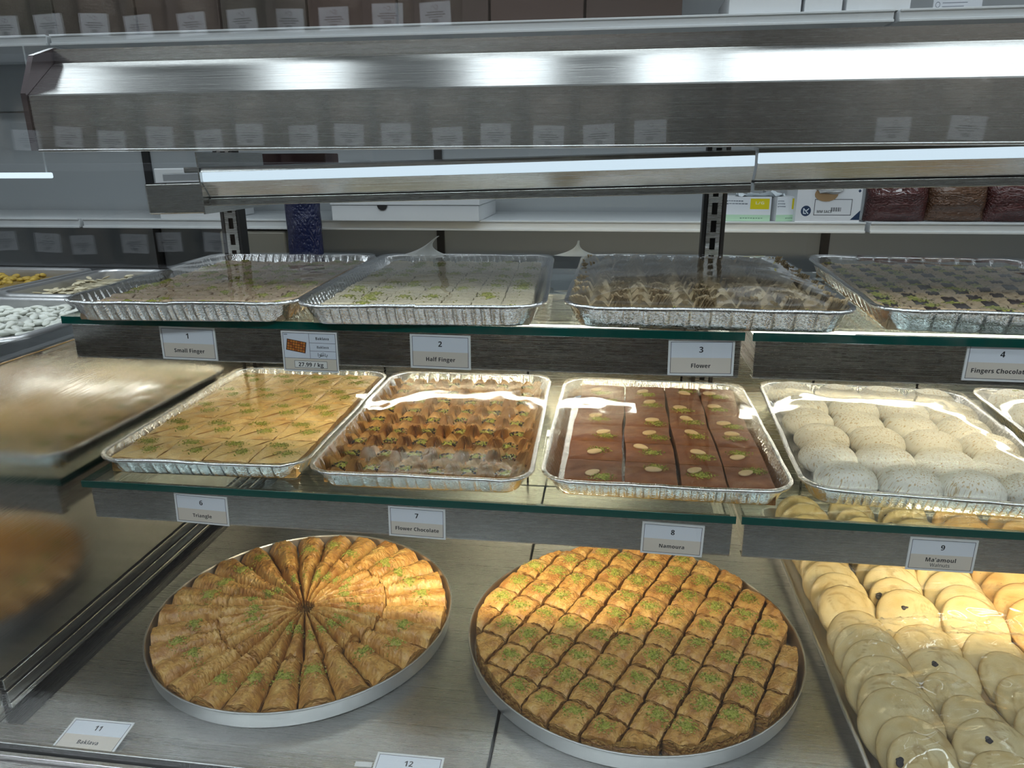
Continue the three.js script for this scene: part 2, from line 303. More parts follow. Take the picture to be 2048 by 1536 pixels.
// ---------- the neighbouring seed counter ----------
const counterT = thing('seed_counter', 'steel counter holding the seed pans beyond the end panel', 'counter');
part('counter_rim', merged([ext(-0.742, XL - 0.013, 0.374, 0.383, -1.5, -0.606, 0.001), ext(-1.5, -0.742, 0.30, 0.31, -1.5, -0.606)]), M.endSteel, counterT);
part('counter_body', ext(-1.5, XL - 0.0145, FLOOR, 0.3, -1.5, -0.61), M.steel, counterT);
part('counter_side', ext(-0.746, -0.742, 0.31, 0.383, -1.5, -0.606), M.steel, counterT);
{ const t = thing('counter_lamp', 'long cool lamp hanging above the seed pans', 'lamp', [-1.05, 0.86, -1.0]); part('housing', ext(-0.25, 0.25, 0, 0.02, -0.04, 0.04, 0.004), M.steel, t); part('diffuser', ext(-0.24, 0.24, -0.004, -0.0005, -0.03, 0.03, 0.001), glow(COOL, 2), t); part('hanger', merged([ext(-0.2, -0.196, 0.02, CEIL - 0.86, -0.002, 0.002), ext(0.196, 0.2, 0.02, CEIL - 0.86, -0.002, 0.002)]), M.steel, t); areaLight(t, [0, -0.006, 0], 0.48, 0.06, COOL, 14, [-PI / 2, 0, 0]); }

// ---------- shared shapes for trays and pastries ----------
function perimeter(w, d, r) {   // arc-length walk round a rounded rectangle, from the middle of the front
  const a = w / 2 - r, b = d / 2 - r, q = PI * r / 2, L = 4 * (a + b) + 4 * q;
  const at = (t) => {
    let s = ((t % 1) + 1) % 1 * L;
    const segs = [[a, (k) => [k, d / 2, 0, 1, 0]], [q, (k) => arc(a, b, PI / 2 - k / r)], [2 * b, (k) => [w / 2, b - k, 1, 0, 0]], [q, (k) => arc(a, -b, -k / r)], [2 * a, (k) => [a - k, -d / 2, 0, -1, 0]],
      [q, (k) => arc(-a, -b, -PI / 2 - k / r)], [2 * b, (k) => [-w / 2, -b + k, -1, 0, 0]], [q, (k) => arc(-a, b, -PI - k / r)], [a + 1e-9, (k) => [-a + k, d / 2, 0, 1, 0]]];
    const arc = (cx, cz, an) => [cx + r * Math.cos(an), cz + r * Math.sin(an), Math.cos(an), Math.sin(an), 1];
    for (const [len, f] of segs) { if (s <= len) return f(s); s -= len; }
    return segs[0][1](0);
  };
  return { at, L };
}
// thin pressed tray; rim outline w x d, base on y = 0
function trayGeo(w, d, h, { flare = 0.013, r = 0.022, rib = 0.013, ribAmp = 0.0024, wob = 0.0016, N = 960, lip = 0.005, sd = 0 } = {}) {
  const base = perimeter(w - 2 * flare - 2 * lip, d - 2 * flare - 2 * lip, r), per = [];
  for (let i = 0; i < N; i++) per.push(base.at(i / N));
  const rows = [[0.02, 0.0006, 's'], [0.6, 0.0006, 's'], [0.985, 0.0006, 's'], [0, 0.001, 'w'], [0.1, 0.1, 'w'], [0.3, 0.3, 'w'], [0.55, 0.55, 'w'], [0.8, 0.8, 'w'], [0.93, 0.94, 'w'], [1, 1, 'w'], [0.4, 1.0, 'l'], [1, 0.995, 'l'], [1.12, 0.93, 'l'], [1.0, 0.86, 'l']];
  return grid(N, rows.length - 1, (u, v) => {
    const i = Math.round(u * N) % N, [px, pz, nx, nz, c] = per[i], [k, ky, t] = rows[Math.round(v * (rows.length - 1))], s = u * base.L;
    if (t === 's') return [px * k, 0.0006, pz * k];
    const wave = rib ? Math.max(0, Math.cos(s / rib * TAU) - 0.35) * 1.54 : 0;
    const wall = t === 'w' ? Math.sin(PI * clamp(ky, 0, 1)) ** 0.6 : 0;
    let off = t === 'w' ? flare * k : flare + lip * k;
    off += (c ? 0.0016 * noise(s * 190, ky * 2, sd) * wall : ribAmp * wave * wall) + 0.0012 * noise(s * 14, ky, sd + 3) * ky;
    const droop = wob * noise(s * 9, sd, 1) + 0.5 * wob * noise(s * 31, sd, 2) + (c && t === 'l' ? 0.0009 * noise(s * 260, sd) : 0);
    const y = (t === 'w' ? h * ky : h * ky) + droop * smooth(0.5, 1, ky);
    return [px + nx * off, Math.max(0.0006, y), pz + nz * off];
  }, { wrapU: true, uvf: (u, v, p) => [p[0] * 3 + p[1], p[2] * 3 + p[1] * 2] });
}
// clear sheet lying on a rim w x d; hf(x, z) height over the rim
function sheetGeo(w, d, r, rings, N, hf) {
  const per = perimeter(w, d, r);
  return grid(N, rings, (u, v) => { const [px, pz] = per.at(u), k = v < 0.001 ? 0.001 : v, x = px * k, z = pz * k; return [x, hf(x, z, k), z]; }, { wrapU: true, flip: false });
}
const upNormals = (g) => { const n = g.attributes.normal; let s = 0; for (let i = 0; i < n.count; i++) s += n.getY(i); if (s < 0) { const ix = g.index.array; for (let i = 0; i < ix.length; i += 3) { const t = ix[i]; ix[i] = ix[i + 1]; ix[i + 1] = t; } g.computeVertexNormals(); } return g; };
// a pastry block: footprint P(s,t) -> [x,z] with s,t in -1..1, top height H(s,t), layered sides
function pillow({ P, nS = 10, nT = 10, H, rows = 7, layers = 9, amp = 0.0007, top, side, sd = 0, uvk = 12, bulge = 0 }) {
  const st = (u) => 2 * u - 1;
  let g1 = grid(nS, nT, (u, v) => { const s = st(u), t = st(v), [x, z] = P(s, t); return [x, H(s, t), z]; }, { cf: (u, v, p) => top(st(u), st(v), p), uvf: (u, v, p) => [p[0] * uvk + sd, p[2] * uvk] });
  upNormals(g1);
  const loop = [];
  for (let i = 0; i < nS; i++) loop.push([-1 + 2 * i / nS, 1]); for (let i = 0; i < nT; i++) loop.push([1, 1 - 2 * i / nT]);
  for (let i = 0; i < nS; i++) loop.push([1 - 2 * i / nS, -1]); for (let i = 0; i < nT; i++) loop.push([-1, -1 + 2 * i / nT]);
  const pts = loop.map(([s, t]) => [...P(s, t), H(s, t)]), n = pts.length; let cx = 0, cz = 0; pts.forEach((p) => { cx += p[0] / n; cz += p[1] / n; });
  const g2 = grid(n, rows, (u, v) => {
    const i = Math.round(u * n) % n, [x, z, h] = pts[i], y = h * (1 - v), L = Math.hypot(x - cx, z - cz) || 1;
    const off = v < 0.02 ? 0 : amp * (noise(i * 0.35 + sd, v * layers * 1.7, sd) * 1.6 + 0.6 * Math.sin(v * layers * PI)) + bulge * Math.sin(v * PI);
    return [x + (x - cx) / L * off, y, z + (z - cz) / L * off];
  }, { wrapU: true, cf: (u, v, p) => side(u, v, p), uvf: (u, v, p) => [u * 1.2 + sd, v * 0.3] });
  // outward facing
  const a = g2.attributes.normal, b = g2.attributes.position; let dot = 0; for (let i = 0; i < a.count; i++) dot += a.getX(i) * (b.getX(i) - cx) + a.getZ(i) * (b.getZ(i) - cz);
  if (dot < 0) { const ix = g2.index.array; for (let i = 0; i < ix.length; i += 3) { const t = ix[i]; ix[i] = ix[i + 1]; ix[i + 1] = t; } g2.computeVertexNormals(); }
  return merged([g1, g2], true);
}
function tint(g, c) { const n = g.attributes.position.count, a = []; for (let i = 0; i < n; i++) a.push(...c); g.setAttribute('color', new THREE.Float32BufferAttribute(a, 3)); return g; }
const GREENS = [[0.25, 0.265, 0.03], [0.35, 0.37, 0.055], [0.45, 0.43, 0.085], [0.18, 0.195, 0.026], [0.5, 0.41, 0.13], [0.29, 0.32, 0.042]];
function crumbs(n, ax, az, hf, size, palette = GREENS, cx = 0, cz = 0) {
  const list = [];
  for (let i = 0; i < n; i++) {
    const a = rnd() * TAU, r = Math.pow(rnd(), 0.62), x = cx + Math.cos(a) * r * ax * rr(0.8, 1.15), z = cz + Math.sin(a) * r * az * rr(0.8, 1.15), s = size * rr(0.5, 1.15);
    const g = new THREE.OctahedronGeometry(s); g.scale(1, rr(0.5, 0.8), rr(0.6, 1.1)); g.rotateY(rnd() * 6); g.rotateX(rr(-0.6, 0.6));
    g.translate(x, hf(x, z) + s * 0.25 + (r < 0.6 ? s * 0.5 * rnd() : 0), z); list.push(tint(g, pick(palette)));
  }
  return merged(list, true);
}
function heap(n, ax, az, hf, size, cx = 0, cz = 0, palette = GREENS) {   // loose mound of ground nuts with crumbs on and round it
  const sd = rnd() * 50, m = upNormals(grid(16, 4, (u, v) => { const a = u * TAU, k = Math.max(v, 0.02), R = 0.6 * (1 + 0.55 * noise(Math.cos(a) * 1.6 + sd, Math.sin(a) * 1.6)), x = cx + Math.cos(a) * k * R * ax, z = cz + Math.sin(a) * k * R * az; return [x, hf(x, z) + (v > 0.95 ? -0.0006 : 0.0011 * (1 - k * k) + 0.0005 * noise(x * 900, z * 900, sd) + 0.0003), z]; }, { wrapU: true, cf: () => mix3(pick(palette), pick(palette), 0.5) }));
  return merged([m, crumbs(Math.round(n * 1.35), ax * 1.12, az * 1.12, (x, z) => hf(x, z) + 0.0007 * smooth(1, 0.2, Math.hypot((x - cx) / ax, (z - cz) / az)), size, palette, cx, cz)], true);
}
function inTray(T, lx, ly, lz) { const c = Math.cos(T.turn), s = Math.sin(T.turn); return [T.x + lx * c + lz * s, T.y + ly, T.z - lx * s + lz * c]; }

// ---------- foil trays and their clear covers ----------
const UP = 0.42, MID = 0.211;
const TR = {
  small: { x: -0.508, z: -0.968, y: UP, turn: 0.07, w: 0.283, d: 0.43, h: 0.0265, rib: 0.0125, sd: 1 },
  half: { x: -0.221, z: -0.98, y: UP, turn: 0.055, w: 0.287, d: 0.435, h: 0.0265, rib: 0.0105, sd: 2 },
  flower: { x: 0.1095, z: -0.99, y: UP, turn: -0.012, w: 0.312, d: 0.435, h: 0.0275, rib: 0.0215, sd: 3 },
  fingers: { x: 0.455, z: -1.0, y: UP, turn: -0.07, w: 0.315, d: 0.44, h: 0.0275, rib: 0.024, sd: 4 },
  triangle: { x: -0.5155, z: -0.992, y: MID, turn: 0.03, w: 0.284, d: 0.425, h: 0.0265, rib: 0.0168, sd: 5 },
  choc: { x: -0.2275, z: -0.99, y: MID, turn: 0.024, w: 0.282, d: 0.434, h: 0.0265, rib: 0.0185, sd: 6 },
  namoura: { x: 0.0765, z: -0.99, y: MID, turn: -0.01, w: 0.297, d: 0.42, h: 0.0265, rib: 0.0095, sd: 7 },
  maamoul: { x: 0.3985, z: -0.998, y: MID, turn: -0.06, w: 0.312, d: 0.425, h: 0.0265, rib: 0.0092, sd: 8 },
  maamoulB: { x: 0.729, z: -0.999, y: MID, turn: -0.06, w: 0.312, d: 0.425, h: 0.0265, rib: 0.0092, sd: 9 },
};
const holds = { small: 'small finger rolls', half: 'half finger rolls', flower: 'pale phyllo flowers', fingers: 'chocolate striped fingers', triangle: 'phyllo triangles', choc: 'chocolate filled phyllo flowers', namoura: 'brown semolina slabs', maamoul: 'sugared round biscuits', maamoulB: 'pistachio topped sugared biscuits' };
for (const [k, T] of Object.entries(TR)) {
  solo('foil_tray', trayGeo(T.w, T.d, T.h, { rib: T.rib, sd: T.sd }), M.foil, `ribbed aluminium foil tray holding ${holds[k]}`, 'tray', [T.x, T.y, T.z], T.turn);
  const upper = T.y === UP;
  const f = sheetGeo(T.w - 0.004, T.d - 0.004, 0.03, 40, 160, (x, z, e) => {
    const q = 1 - e ** 6; return 0.0022 + q * (0.0011 * fbm(x * 6, z * 7, T.sd) + 0.0008 * noise(x * 40, z * 26, T.sd) * smooth(0.2, 0.9, e) + (k === 'flower' ? 0.0115 : k === 'choc' ? 0.006 : k.startsWith('maamoul') ? 0.0135 : 0.0012) * (1 - e ** (k === 'triangle' ? 2 : 4)));
  });
  solo('clear_cover', upNormals(f), M.film, `clear plastic cover over the tray of ${holds[k]}`, 'cover', [T.x, T.y + T.h, T.z], T.turn);
}

// ---------- round pans ----------
function roundPan(R, h) {
  const p = [[0.002, 0.0012], [R - 0.008, 0.0012], [R - 0.004, 0.003], [R - 0.0015, h - 0.003], [R - 0.0008, h - 0.0005], [R + 0.0008, h], [R + 0.0016, h - 0.001], [R + 0.0012, h - 0.0028], [R + 0.0002, h - 0.0036], [R - 0.002, 0.002], [R - 0.005, 0.0002], [0.002, 0.0002]];
  const g = new THREE.LatheGeometry(p.map(([a, b]) => new THREE.Vector2(a, b)), 128); return g;
}
const PAN = { wheel: { x: -0.3905, z: -0.8, R: 0.196 }, squares: { x: 0.0445, z: -0.8065, R: 0.2075 } };
solo('round_pan', roundPan(PAN.wheel.R, 0.024), M.pan, 'round aluminium pan of baklava cut like wheel spokes', 'pan', [PAN.wheel.x, 0, PAN.wheel.z]);
solo('round_pan', roundPan(PAN.squares.R, 0.024), M.pan, 'round aluminium pan of baklava cut into small squares', 'pan', [PAN.squares.x, 0, PAN.squares.z]);

// ---------- baklava cut like wheel spokes ----------
const GOLD = [0.59, 0.31, 0.08], HONEY = [0.69, 0.42, 0.13], BROWN = [0.4, 0.17, 0.04], RUST = [0.27, 0.1, 0.024], PALE = [0.74, 0.54, 0.26];
function flaky(x, y, z, sd) { const n = 1.25 * fbm(x * 95 + sd, y * 60, z * 42), m = noise(x * 230, sd, z * 230); let c = mix3(GOLD, n > 0 ? HONEY : BROWN, clamp(Math.abs(n) * 1.15)); if (m > 0.3) c = mix3(c, RUST, 0.45); return c; }
const layerSide = (sd, light = HONEY, darkc = BROWN) => (u, v, p) => { const l = 0.5 + 0.5 * Math.sin(v * 26 + 3 * noise(u * 20 + sd, v * 3)); return mix3(darkc, light, clamp(l * 0.8 + 0.25 * noise(u * 40, v * 9, sd))); };
function spoke(r0, r1, ha, hMid, sd, inner) {
  const rm = (r0 + r1) / 2, bend = 0.1 * noise(sd * 7.3);
  const P = (s, t) => { const k = (t + 1) / 2, r = mix(r0, r1, k), a = s * ha * (0.93 + 0.05 * noise(t * 2.5, sd, s)) + bend * ha * Math.sin(k * 3) ; return [r * Math.sin(a), r * Math.cos(a) - rm]; };
  const H = (s, t) => {
    const k = (t + 1) / 2, fold = inner ? smooth(0.66, 1, k) : smooth(0.42, 0, k), end = inner ? smooth(0.0, 0.25, k) : 1 - 0.35 * smooth(0.86, 1, k);
    const round = 1 - 0.42 * Math.abs(s) ** 3 - 0.08 * (s + 0.3 * noise(sd)) ** 2;
    return hMid * round * mix(0.82, 1, end) * (inner ? 1 : 1 - 0.1 * smooth(0.3, 0, k)) + fold * 0.0022 * Math.sin(k * (inner ? 95 : 75) + 3 * noise(s * 2, sd) + sd) + 0.0022 * noise(s * 2 + sd, t * 3) + 0.0016 * noise(s * 8, t * 2.2 + sd) + 0.001 * noise(s * 5 + sd, t * 11);
  };
  const body = pillow({ P, nS: 16, nT: 34, H, rows: 9, layers: 12, amp: 0.0016, sd, top: (s, t, p) => flaky(p[0], 0, p[2] + sd, sd * 3.1), side: layerSide(sd), uvk: 9 });
  return { body, H, P, rm };
}
const nSpoke = 27;
function spokeProtos(r0, r1, h, inner, n) {
  const out = [];
  for (let i = 0; i < n; i++) {
    const { body, H, rm } = spoke(r0, r1, PI / nSpoke, h * rr(0.94, 1.06), i * 5.7 + (inner ? 50 : 1), inner), len = r1 - r0, W = rm * PI / nSpoke;
    const hf = (x, z) => H(clamp(x / W, -1, 1), clamp(z / (len / 2), -1, 1)), cz = inner ? rr(-0.01, 0.02) : rr(-0.012, 0.012);
    const many = i % 4 === 3 ? 12 : Math.round(rr(40, 80));
    out.push(proto([['pastry', body, M.pastry], ['pistachio_topping', (many < 20 ? crumbs(many, W * 0.8, 0.012, hf, 0.0014, GREENS, 0, cz) : heap(many, W * rr(0.7, 1.0), rr(0.009, 0.015), hf, 0.0014, 0, cz)), M.pistachio, 'ground green pistachio']]));
  }
  return out;
}
{
  const cx = PAN.wheel.x, cz = PAN.wheel.z + 0.0015;
  const outer = spokeProtos(0.109, 0.1885, 0.0275, false, 9), inner = spokeProtos(0.013, 0.1075, 0.029, true, 9);
  for (let i = 0; i < nSpoke; i++) {
    const a = i / nSpoke * TAU + rr(-0.006, 0.006);
    place(outer[i % 9], 'baklava_spoke', 'golden layered baklava finger in the outer ring of the wheel pan', 'baklava', 'outer ring of baklava fingers', [cx + 0.14875 * Math.sin(a), 0.0015, cz + 0.14875 * Math.cos(a)], a, 0, 0);
    const b = a + 0.03;
    place(inner[(i * 2) % 9], 'baklava_spoke', 'golden tapering baklava finger in the inner ring of the wheel pan', 'baklava', 'inner ring of baklava fingers', [cx + 0.06025 * Math.sin(b), 0.0015, cz + 0.06025 * Math.cos(b)], b, 0, 0);
  }
}

// ---------- baklava cut into small squares ----------
{
  const { x: cx, z: cz, R } = PAN.squares, ea = [0.896, 0.444], eb = [0.40, -0.9165], pa = 0.0372, pb = 0.0462, o = [-0.037 - cx, -0.6986 - cz], Rin = R - 0.0085;
  const shape = (sd) => ({
    H: (s, t) => 0.0285 * (1 - 0.13 * Math.abs(s) ** 5 - 0.13 * Math.abs(t) ** 5) + 0.0028 * noise(s * 1.3 + sd, t * 1.3) + 0.0018 * noise(s * 3.5, t * 3.5 + sd) + 0.001 * noise(s * 8 + sd, t * 3),
    top: (s, t, p) => flaky(p[0] + sd, 0, p[2], sd * 2.3), side: layerSide(sd, HONEY, RUST),
  });
  const mk = (P, sd, hasTop, off) => {
    const { H, top, side } = shape(sd), body = pillow({ P, nS: 15, nT: 17, H, rows: 10, layers: 12, amp: 0.0014, top, side, sd });
    const parts = [['pastry', body, M.pastry]];
    if (hasTop) parts.push(['pistachio_topping', heap(Math.round(rr(60, 110)), rr(0.0105, 0.0145), rr(0.0095, 0.0145), (x, z) => H(clamp(x / 0.017, -1, 1), clamp(z / 0.021, -1, 1)), 0.0014, off[0], off[1]), M.pistachio, 'ground green pistachio']);
    return proto(parts);
  };
  const variants = [];
  for (let i = 0; i < 12; i++) { const w = 0.0168, d = 0.0213, sd = 3.3 * i + 2; variants.push(mk((s, t) => [s * w * (1 + 0.02 * noise(t * 2, sd)) + 0.0008 * noise(sd, t), t * d * (1 + 0.02 * noise(s * 2, sd))], sd, true, [rr(-0.004, 0.004), rr(-0.006, 0.003)])); }
  const turn = Math.atan2(-ea[1], ea[0]); let n = 0;
  for (let i = -7; i <= 8; i++) for (let j = -4; j <= 9; j++) {
    const x = o[0] + i * pa * ea[0] + j * pb * eb[0] + rr(-0.0008, 0.0008), z = o[1] + i * pa * ea[1] + j * pb * eb[1] + rr(-0.001, 0.001), d = Math.hypot(x, z);
    if (d > Rin + 0.012) continue;
    const inside = d + 0.0285 < Rin; let pr;
    if (inside) pr = variants[n % 12];
    else {
      const c = Math.cos(turn), s2 = Math.sin(turn);
      const P = (s, t) => { const lx = s * 0.0168, lz = t * 0.0213; let wx = x + lx * c + lz * s2, wz = z - lx * s2 + lz * c; const L = Math.hypot(wx, wz); if (L > Rin) { wx *= Rin / L; wz *= Rin / L; } wx -= x; wz -= z; return [wx * c - wz * s2, wx * s2 + wz * c]; };
      let area = 0; for (let a = -1; a < 1; a += 0.25) { const p = P(a, -1), q = P(a, 1); area += Math.hypot(p[0] - q[0], p[1] - q[1]); } if (area < 0.1) continue;
      pr = mk(P, n * 1.7 + 60, d < Rin - 0.008, d > 1e-3 ? [-0.004 * (x * c - z * s2) / d, -0.006 * (x * s2 + z * c) / d] : [0, 0]);
    }
    place(pr, 'baklava_square', inside ? 'square of golden baklava with pistachio heap in the round pan' : 'trimmed edge piece of baklava against the round pan wall', 'baklava', inside ? 'whole baklava squares' : 'edge baklava pieces', [cx + x, 0.0015, cz + z], turn, inside ? rr(-0.02, 0.02) : 0, inside ? rr(-0.02, 0.02) : 0); n++;
  }
}

// ---------- triangle tray ----------
{
  const T = TR.triangle, W = 0.25, D = 0.388, nc = 4, nr = 5, cw = W / nc, cd = D / nr, gap = 0.0006;
  const mk = (up, sd) => {
    const A = up ? [-cw / 2 + gap, -cd / 2 + gap] : [cw / 2 - gap, cd / 2 - gap], B = up ? [cw / 2 - 3 * gap, -cd / 2 + gap] : [-cw / 2 + 3 * gap, cd / 2 - gap], Cc = up ? [-cw / 2 + gap, cd / 2 - 3 * gap] : [cw / 2 - gap, -cd / 2 + 3 * gap];
    const P = (s, t) => { const a = clamp((s + 1) / 2, 0.02, 1), b = (t + 1) / 2; return [A[0] + a * (B[0] - A[0] + b * (Cc[0] - B[0])), A[1] + a * (B[1] - A[1] + b * (Cc[1] - B[1]))]; };
    const H = (s, t) => 0.0222 - 0.003 * Math.max(smooth(0.5, 1, s), smooth(0.75, 1, Math.abs(t)) * 0.8, smooth(-0.7, -1, s)) + 0.0016 * noise(s * 1.5 + sd, t * 1.5) + 0.0008 * noise(s * 5, t * 5 + sd);
    const body = pillow({ P, nS: 14, nT: 14, H, rows: 4, layers: 6, amp: 0.0006, sd, top: (s, t, p) => { const n = fbm(p[0] * 50 + sd, 0, p[2] * 50); return mix3([0.76, 0.52, 0.21], n > 0 ? [0.8, 0.6, 0.3] : [0.62, 0.33, 0.09], clamp(Math.abs(n) * 1.1)); }, side: layerSide(sd, [0.7, 0.46, 0.18], [0.42, 0.2, 0.06]), uvk: 7 });
    const c = [(A[0] + B[0] + Cc[0]) / 3, (A[1] + B[1] + Cc[1]) / 3];
    return proto([['pastry', body, M.pastry], ['pistachio_topping', heap(60, 0.016, 0.011, () => 0.0224, 0.0013, c[0], c[1]), M.pistachio, 'ground green pistachio']]);
  };
  const ups = [0, 1, 2, 3, 4].map((i) => mk(true, i * 3.1 + 1)), dns = [0, 1, 2, 3, 4].map((i) => mk(false, i * 4.3 + 2));
  for (let r = 0; r < nr; r++) for (let c = 0; c < nc; c++) for (const k of [0, 1]) {
    const p = inTray(T, -W / 2 + (c + 0.5) * cw, 0.001, -D / 2 + (r + 0.5) * cd);
    place(pick(k ? ups : dns), 'phyllo_triangle', 'pale golden phyllo triangle with a pistachio dab under clear film', 'pastry', 'phyllo triangles in the foil tray', [p[0], p[1] + rr(0, 0.0006), p[2]], T.turn + rr(-0.012, 0.012));
  }
}

// ---------- phyllo flowers: plain and chocolate ----------
function flowerProto(sd, cfg) {
  const { a, HN, HE, layers, pale, dark2, filling, lean, bed } = cfg, sheets = [];
  for (let q = 0; q < 4; q++) for (let k = 0; k < layers; k++) {   // q odd: sheaves seen edge-on, q even: folded peaks
    const side = q % 2, hh = (side ? HE : HN) * rr(0.9, 1.05), aa = a * rr(0.95, 1.02) * (side ? 0.8 : 1), z0 = a * (side ? 0.66 : 0.62) + k * 0.00135, j = rnd() * 9, sk = rr(-0.1, 0.1);
    const col = mix3(pale, dark2, clamp(rr(-0.2, 0.55)));
    const g = grid(6, 4, (u, v) => { const s = 2 * u - 1, w = 1 - (side ? 0.72 : 0.93) * v; const x = s * aa * w + sk * aa * v, y = 0.004 + hh * v + 0.0005 * noise(s * 3, v * 3, j), z = z0 + lean * v * v - Math.abs(s) * aa * 0.5 * w + 0.0006 * noise(s * 2 + j, v * 3) + (side ? 1 : 0.4) * (k - layers / 2) * 0.0009 * v; return [x, y, z]; }, { cf: (u, v) => mix3(col, dark2, clamp(0.5 * noise(u * 6, v * 8, j) + 0.3 * smooth(0.8, 1, v))) });
    g.rotateY(q * PI / 2 + rr(-0.05, 0.05)); sheets.push(g);
  }
  const floor = pillow({ P: (s, t) => [s * a * 0.8, t * a * 0.8], nS: 5, nT: 5, H: () => bed, rows: 3, sd, amp: 0.0006, top: () => dark2, side: layerSide(sd, pale, dark2) }); sheets.push(floor);
  const mound = [];
  for (let i = 0; i < (filling === 'choc' ? 46 : 16); i++) {
    const an = rnd() * TAU, r = Math.sqrt(rnd()) * a * 0.62, s = rr(0.0012, 0.0024), g = new THREE.IcosahedronGeometry(s, 0); g.translate(Math.cos(an) * r, bed + 0.0005 + 0.005 * (1 - (r / (a * 0.62)) ** 2) + rr(0, 0.001), Math.sin(an) * r);
    mound.push(tint(prep(g), filling === 'choc' ? pick([[0.018, 0.008, 0.006], [0.03, 0.012, 0.01], [0.02, 0.01, 0.01], [0.2, 0.07, 0.03], [0.35, 0.2, 0.09]]) : pick([[0.34, 0.2, 0.09], [0.24, 0.13, 0.05], [0.42, 0.3, 0.15]])));
  }
  const parts = [['phyllo_sheets', merged(sheets, true), M.phyllo], ['filling', merged(mound, true), M.choc, filling === 'choc' ? 'dark chocolate and nuts' : 'chopped nuts']];
  parts.push(['pistachio_topping', heap(filling === 'choc' ? 30 : 22, a * 0.5, a * 0.42, (x, z) => bed + 0.0052, 0.0014, rr(-0.005, 0.005), rr(-0.001, 0.006)), M.pistachio, 'ground green pistachio']);
  return proto(parts);
}
{
  const cfg = { a: 0.0205, HN: 0.0175, HE: 0.0225, bed: 0.0125, layers: 5, pale: [0.76, 0.44, 0.15], dark2: [0.5, 0.23, 0.06], filling: 'choc', lean: 0.004 }, pr = []; for (let i = 0; i < 10; i++) pr.push(flowerProto(i * 3, cfg));
  const T = TR.choc, nx = 6, nz = 9; let n = 0;
  for (let j = 0; j < nz; j++) for (let i = 0; i < nx; i++) { const lx = (i - (nx - 1) / 2) * 0.0415 + (j % 2 ? 0.002 : -0.002), lz = (j - (nz - 1) / 2) * 0.0437; place(pr[(n++ * 3) % 10], 'chocolate_flower', 'golden phyllo flower with chocolate and pistachio filling under clear film', 'pastry', 'chocolate phyllo flowers', inTray(T, lx, 0.001, lz), T.turn + rr(-0.09, 0.09), 0, 0, [1, rr(0.92, 1.04), 1]); }
  const cfg2 = { a: 0.0225, HN: 0.0255, HE: 0.0275, bed: 0.0125, layers: 8, pale: [0.7, 0.57, 0.37], dark2: [0.5, 0.36, 0.2], filling: 'nuts', lean: 0.006 }, p2 = []; for (let i = 0; i < 10; i++) p2.push(flowerProto(i * 3 + 40, cfg2));
  const F = TR.flower, fx = 6; n = 0;
  for (let j = 0; j < 9; j++) for (let i = 0; i < fx; i++) place(p2[(n++ * 3) % 10], 'phyllo_flower', 'pale phyllo flower with nut filling under clear film on the upper shelf', 'pastry', 'pale phyllo flowers', inTray(F, (i - (fx - 1) / 2) * 0.0465, 0.001, (j - 4) * 0.0437), F.turn + rr(-0.12, 0.12), 0, 0, [1.06, rr(0.94, 1.04), 1]);
}

// ---------- finger rolls on the upper shelf ----------
function fingerProto(w, d, h, sd, c1, c2, crumbChance, stripe) {
  const P = (s, t) => [s * w * (1 + 0.02 * noise(t * 3, sd)), t * d], H = (s, t) => h * (0.58 + 0.42 * Math.sqrt(Math.max(0, 1 - t * t * 0.96))) * (1 - 0.1 * Math.abs(s) ** 6) + 0.0012 * noise(s * 4 + sd, t * 3) + 0.0006 * Math.sin(s * 22 + sd + 2 * noise(t * 3, sd));
  const body = pillow({ P, nS: 14, nT: 8, H, rows: 4, layers: 6, amp: 0.0006, sd, top: (s, t, p) => mix3(c1, c2, clamp(0.45 + 0.6 * noise(s * 5 + sd, t * 4) + 0.3 * noise(s * 14, t * 3, sd))), side: layerSide(sd, c1, c2) });
  const parts = [['pastry', body, M.phyllo]];
  if (stripe) parts.push(['chocolate_drizzle', pillow({ P: (s, t) => [s * w * 0.42 + 0.004 * noise(sd, t) + sd % 3 * 0.002 - 0.002, t * d * 0.98], nS: 5, nT: 8, H: (s, t) => H(s * 0.42, t * 0.98) + 0.0008, rows: 2, sd, amp: 0.0004, top: () => [0.028, 0.012, 0.01], side: () => [0.028, 0.012, 0.01] }), M.choc, 'dark chocolate stripe']);
  if (rnd() < crumbChance) parts.push(['pistachio_topping', heap(34, w * 0.8, d * 1.0, (x, z) => H(clamp(x / w, -1, 1), clamp(z / d, -1, 1)), 0.0012, rr(-0.3, 0.3) * w, 0), M.pistachio, 'ground green pistachio']);
  return parts.length > 1 ? proto(parts) : proto([parts[0], ['pistachio_topping', crumbs(5, w * 0.5, d * 0.5, (x, z) => H(clamp(x / w, -1, 1), clamp(z / d, -1, 1)), 0.001), M.pistachio]]);
}
function fingerTray(T, nx, nz, w, d, h, c1, c2, name, label, group, chance, stripe, jitter = 0.001) {
  const prs = []; for (let i = 0; i < 12; i++) prs.push(fingerProto(w / 2 * 0.97, d / 2 * 0.96, h * rr(0.92, 1.05), i * 2.9 + T.sd * 10, c1, c2, chance, stripe && i % 2 === 0));
  for (let j = 0; j < nz; j++) for (let i = 0; i < nx; i++) {
    const lx = (i - (nx - 1) / 2) * w + rr(-jitter, jitter), lz = (j - (nz - 1) / 2) * d + rr(-0.0006, 0.0006);
    const k = stripe ? ((i + j) % 2 ? 1 + 2 * Math.floor(rnd() * 6) : 2 * Math.floor(rnd() * 6)) : Math.floor(rnd() * 12);
    place(prs[k % 12], name, label, 'pastry', group, inTray(T, lx, 0.001, lz), T.turn + rr(-0.04, 0.04));
  }
}
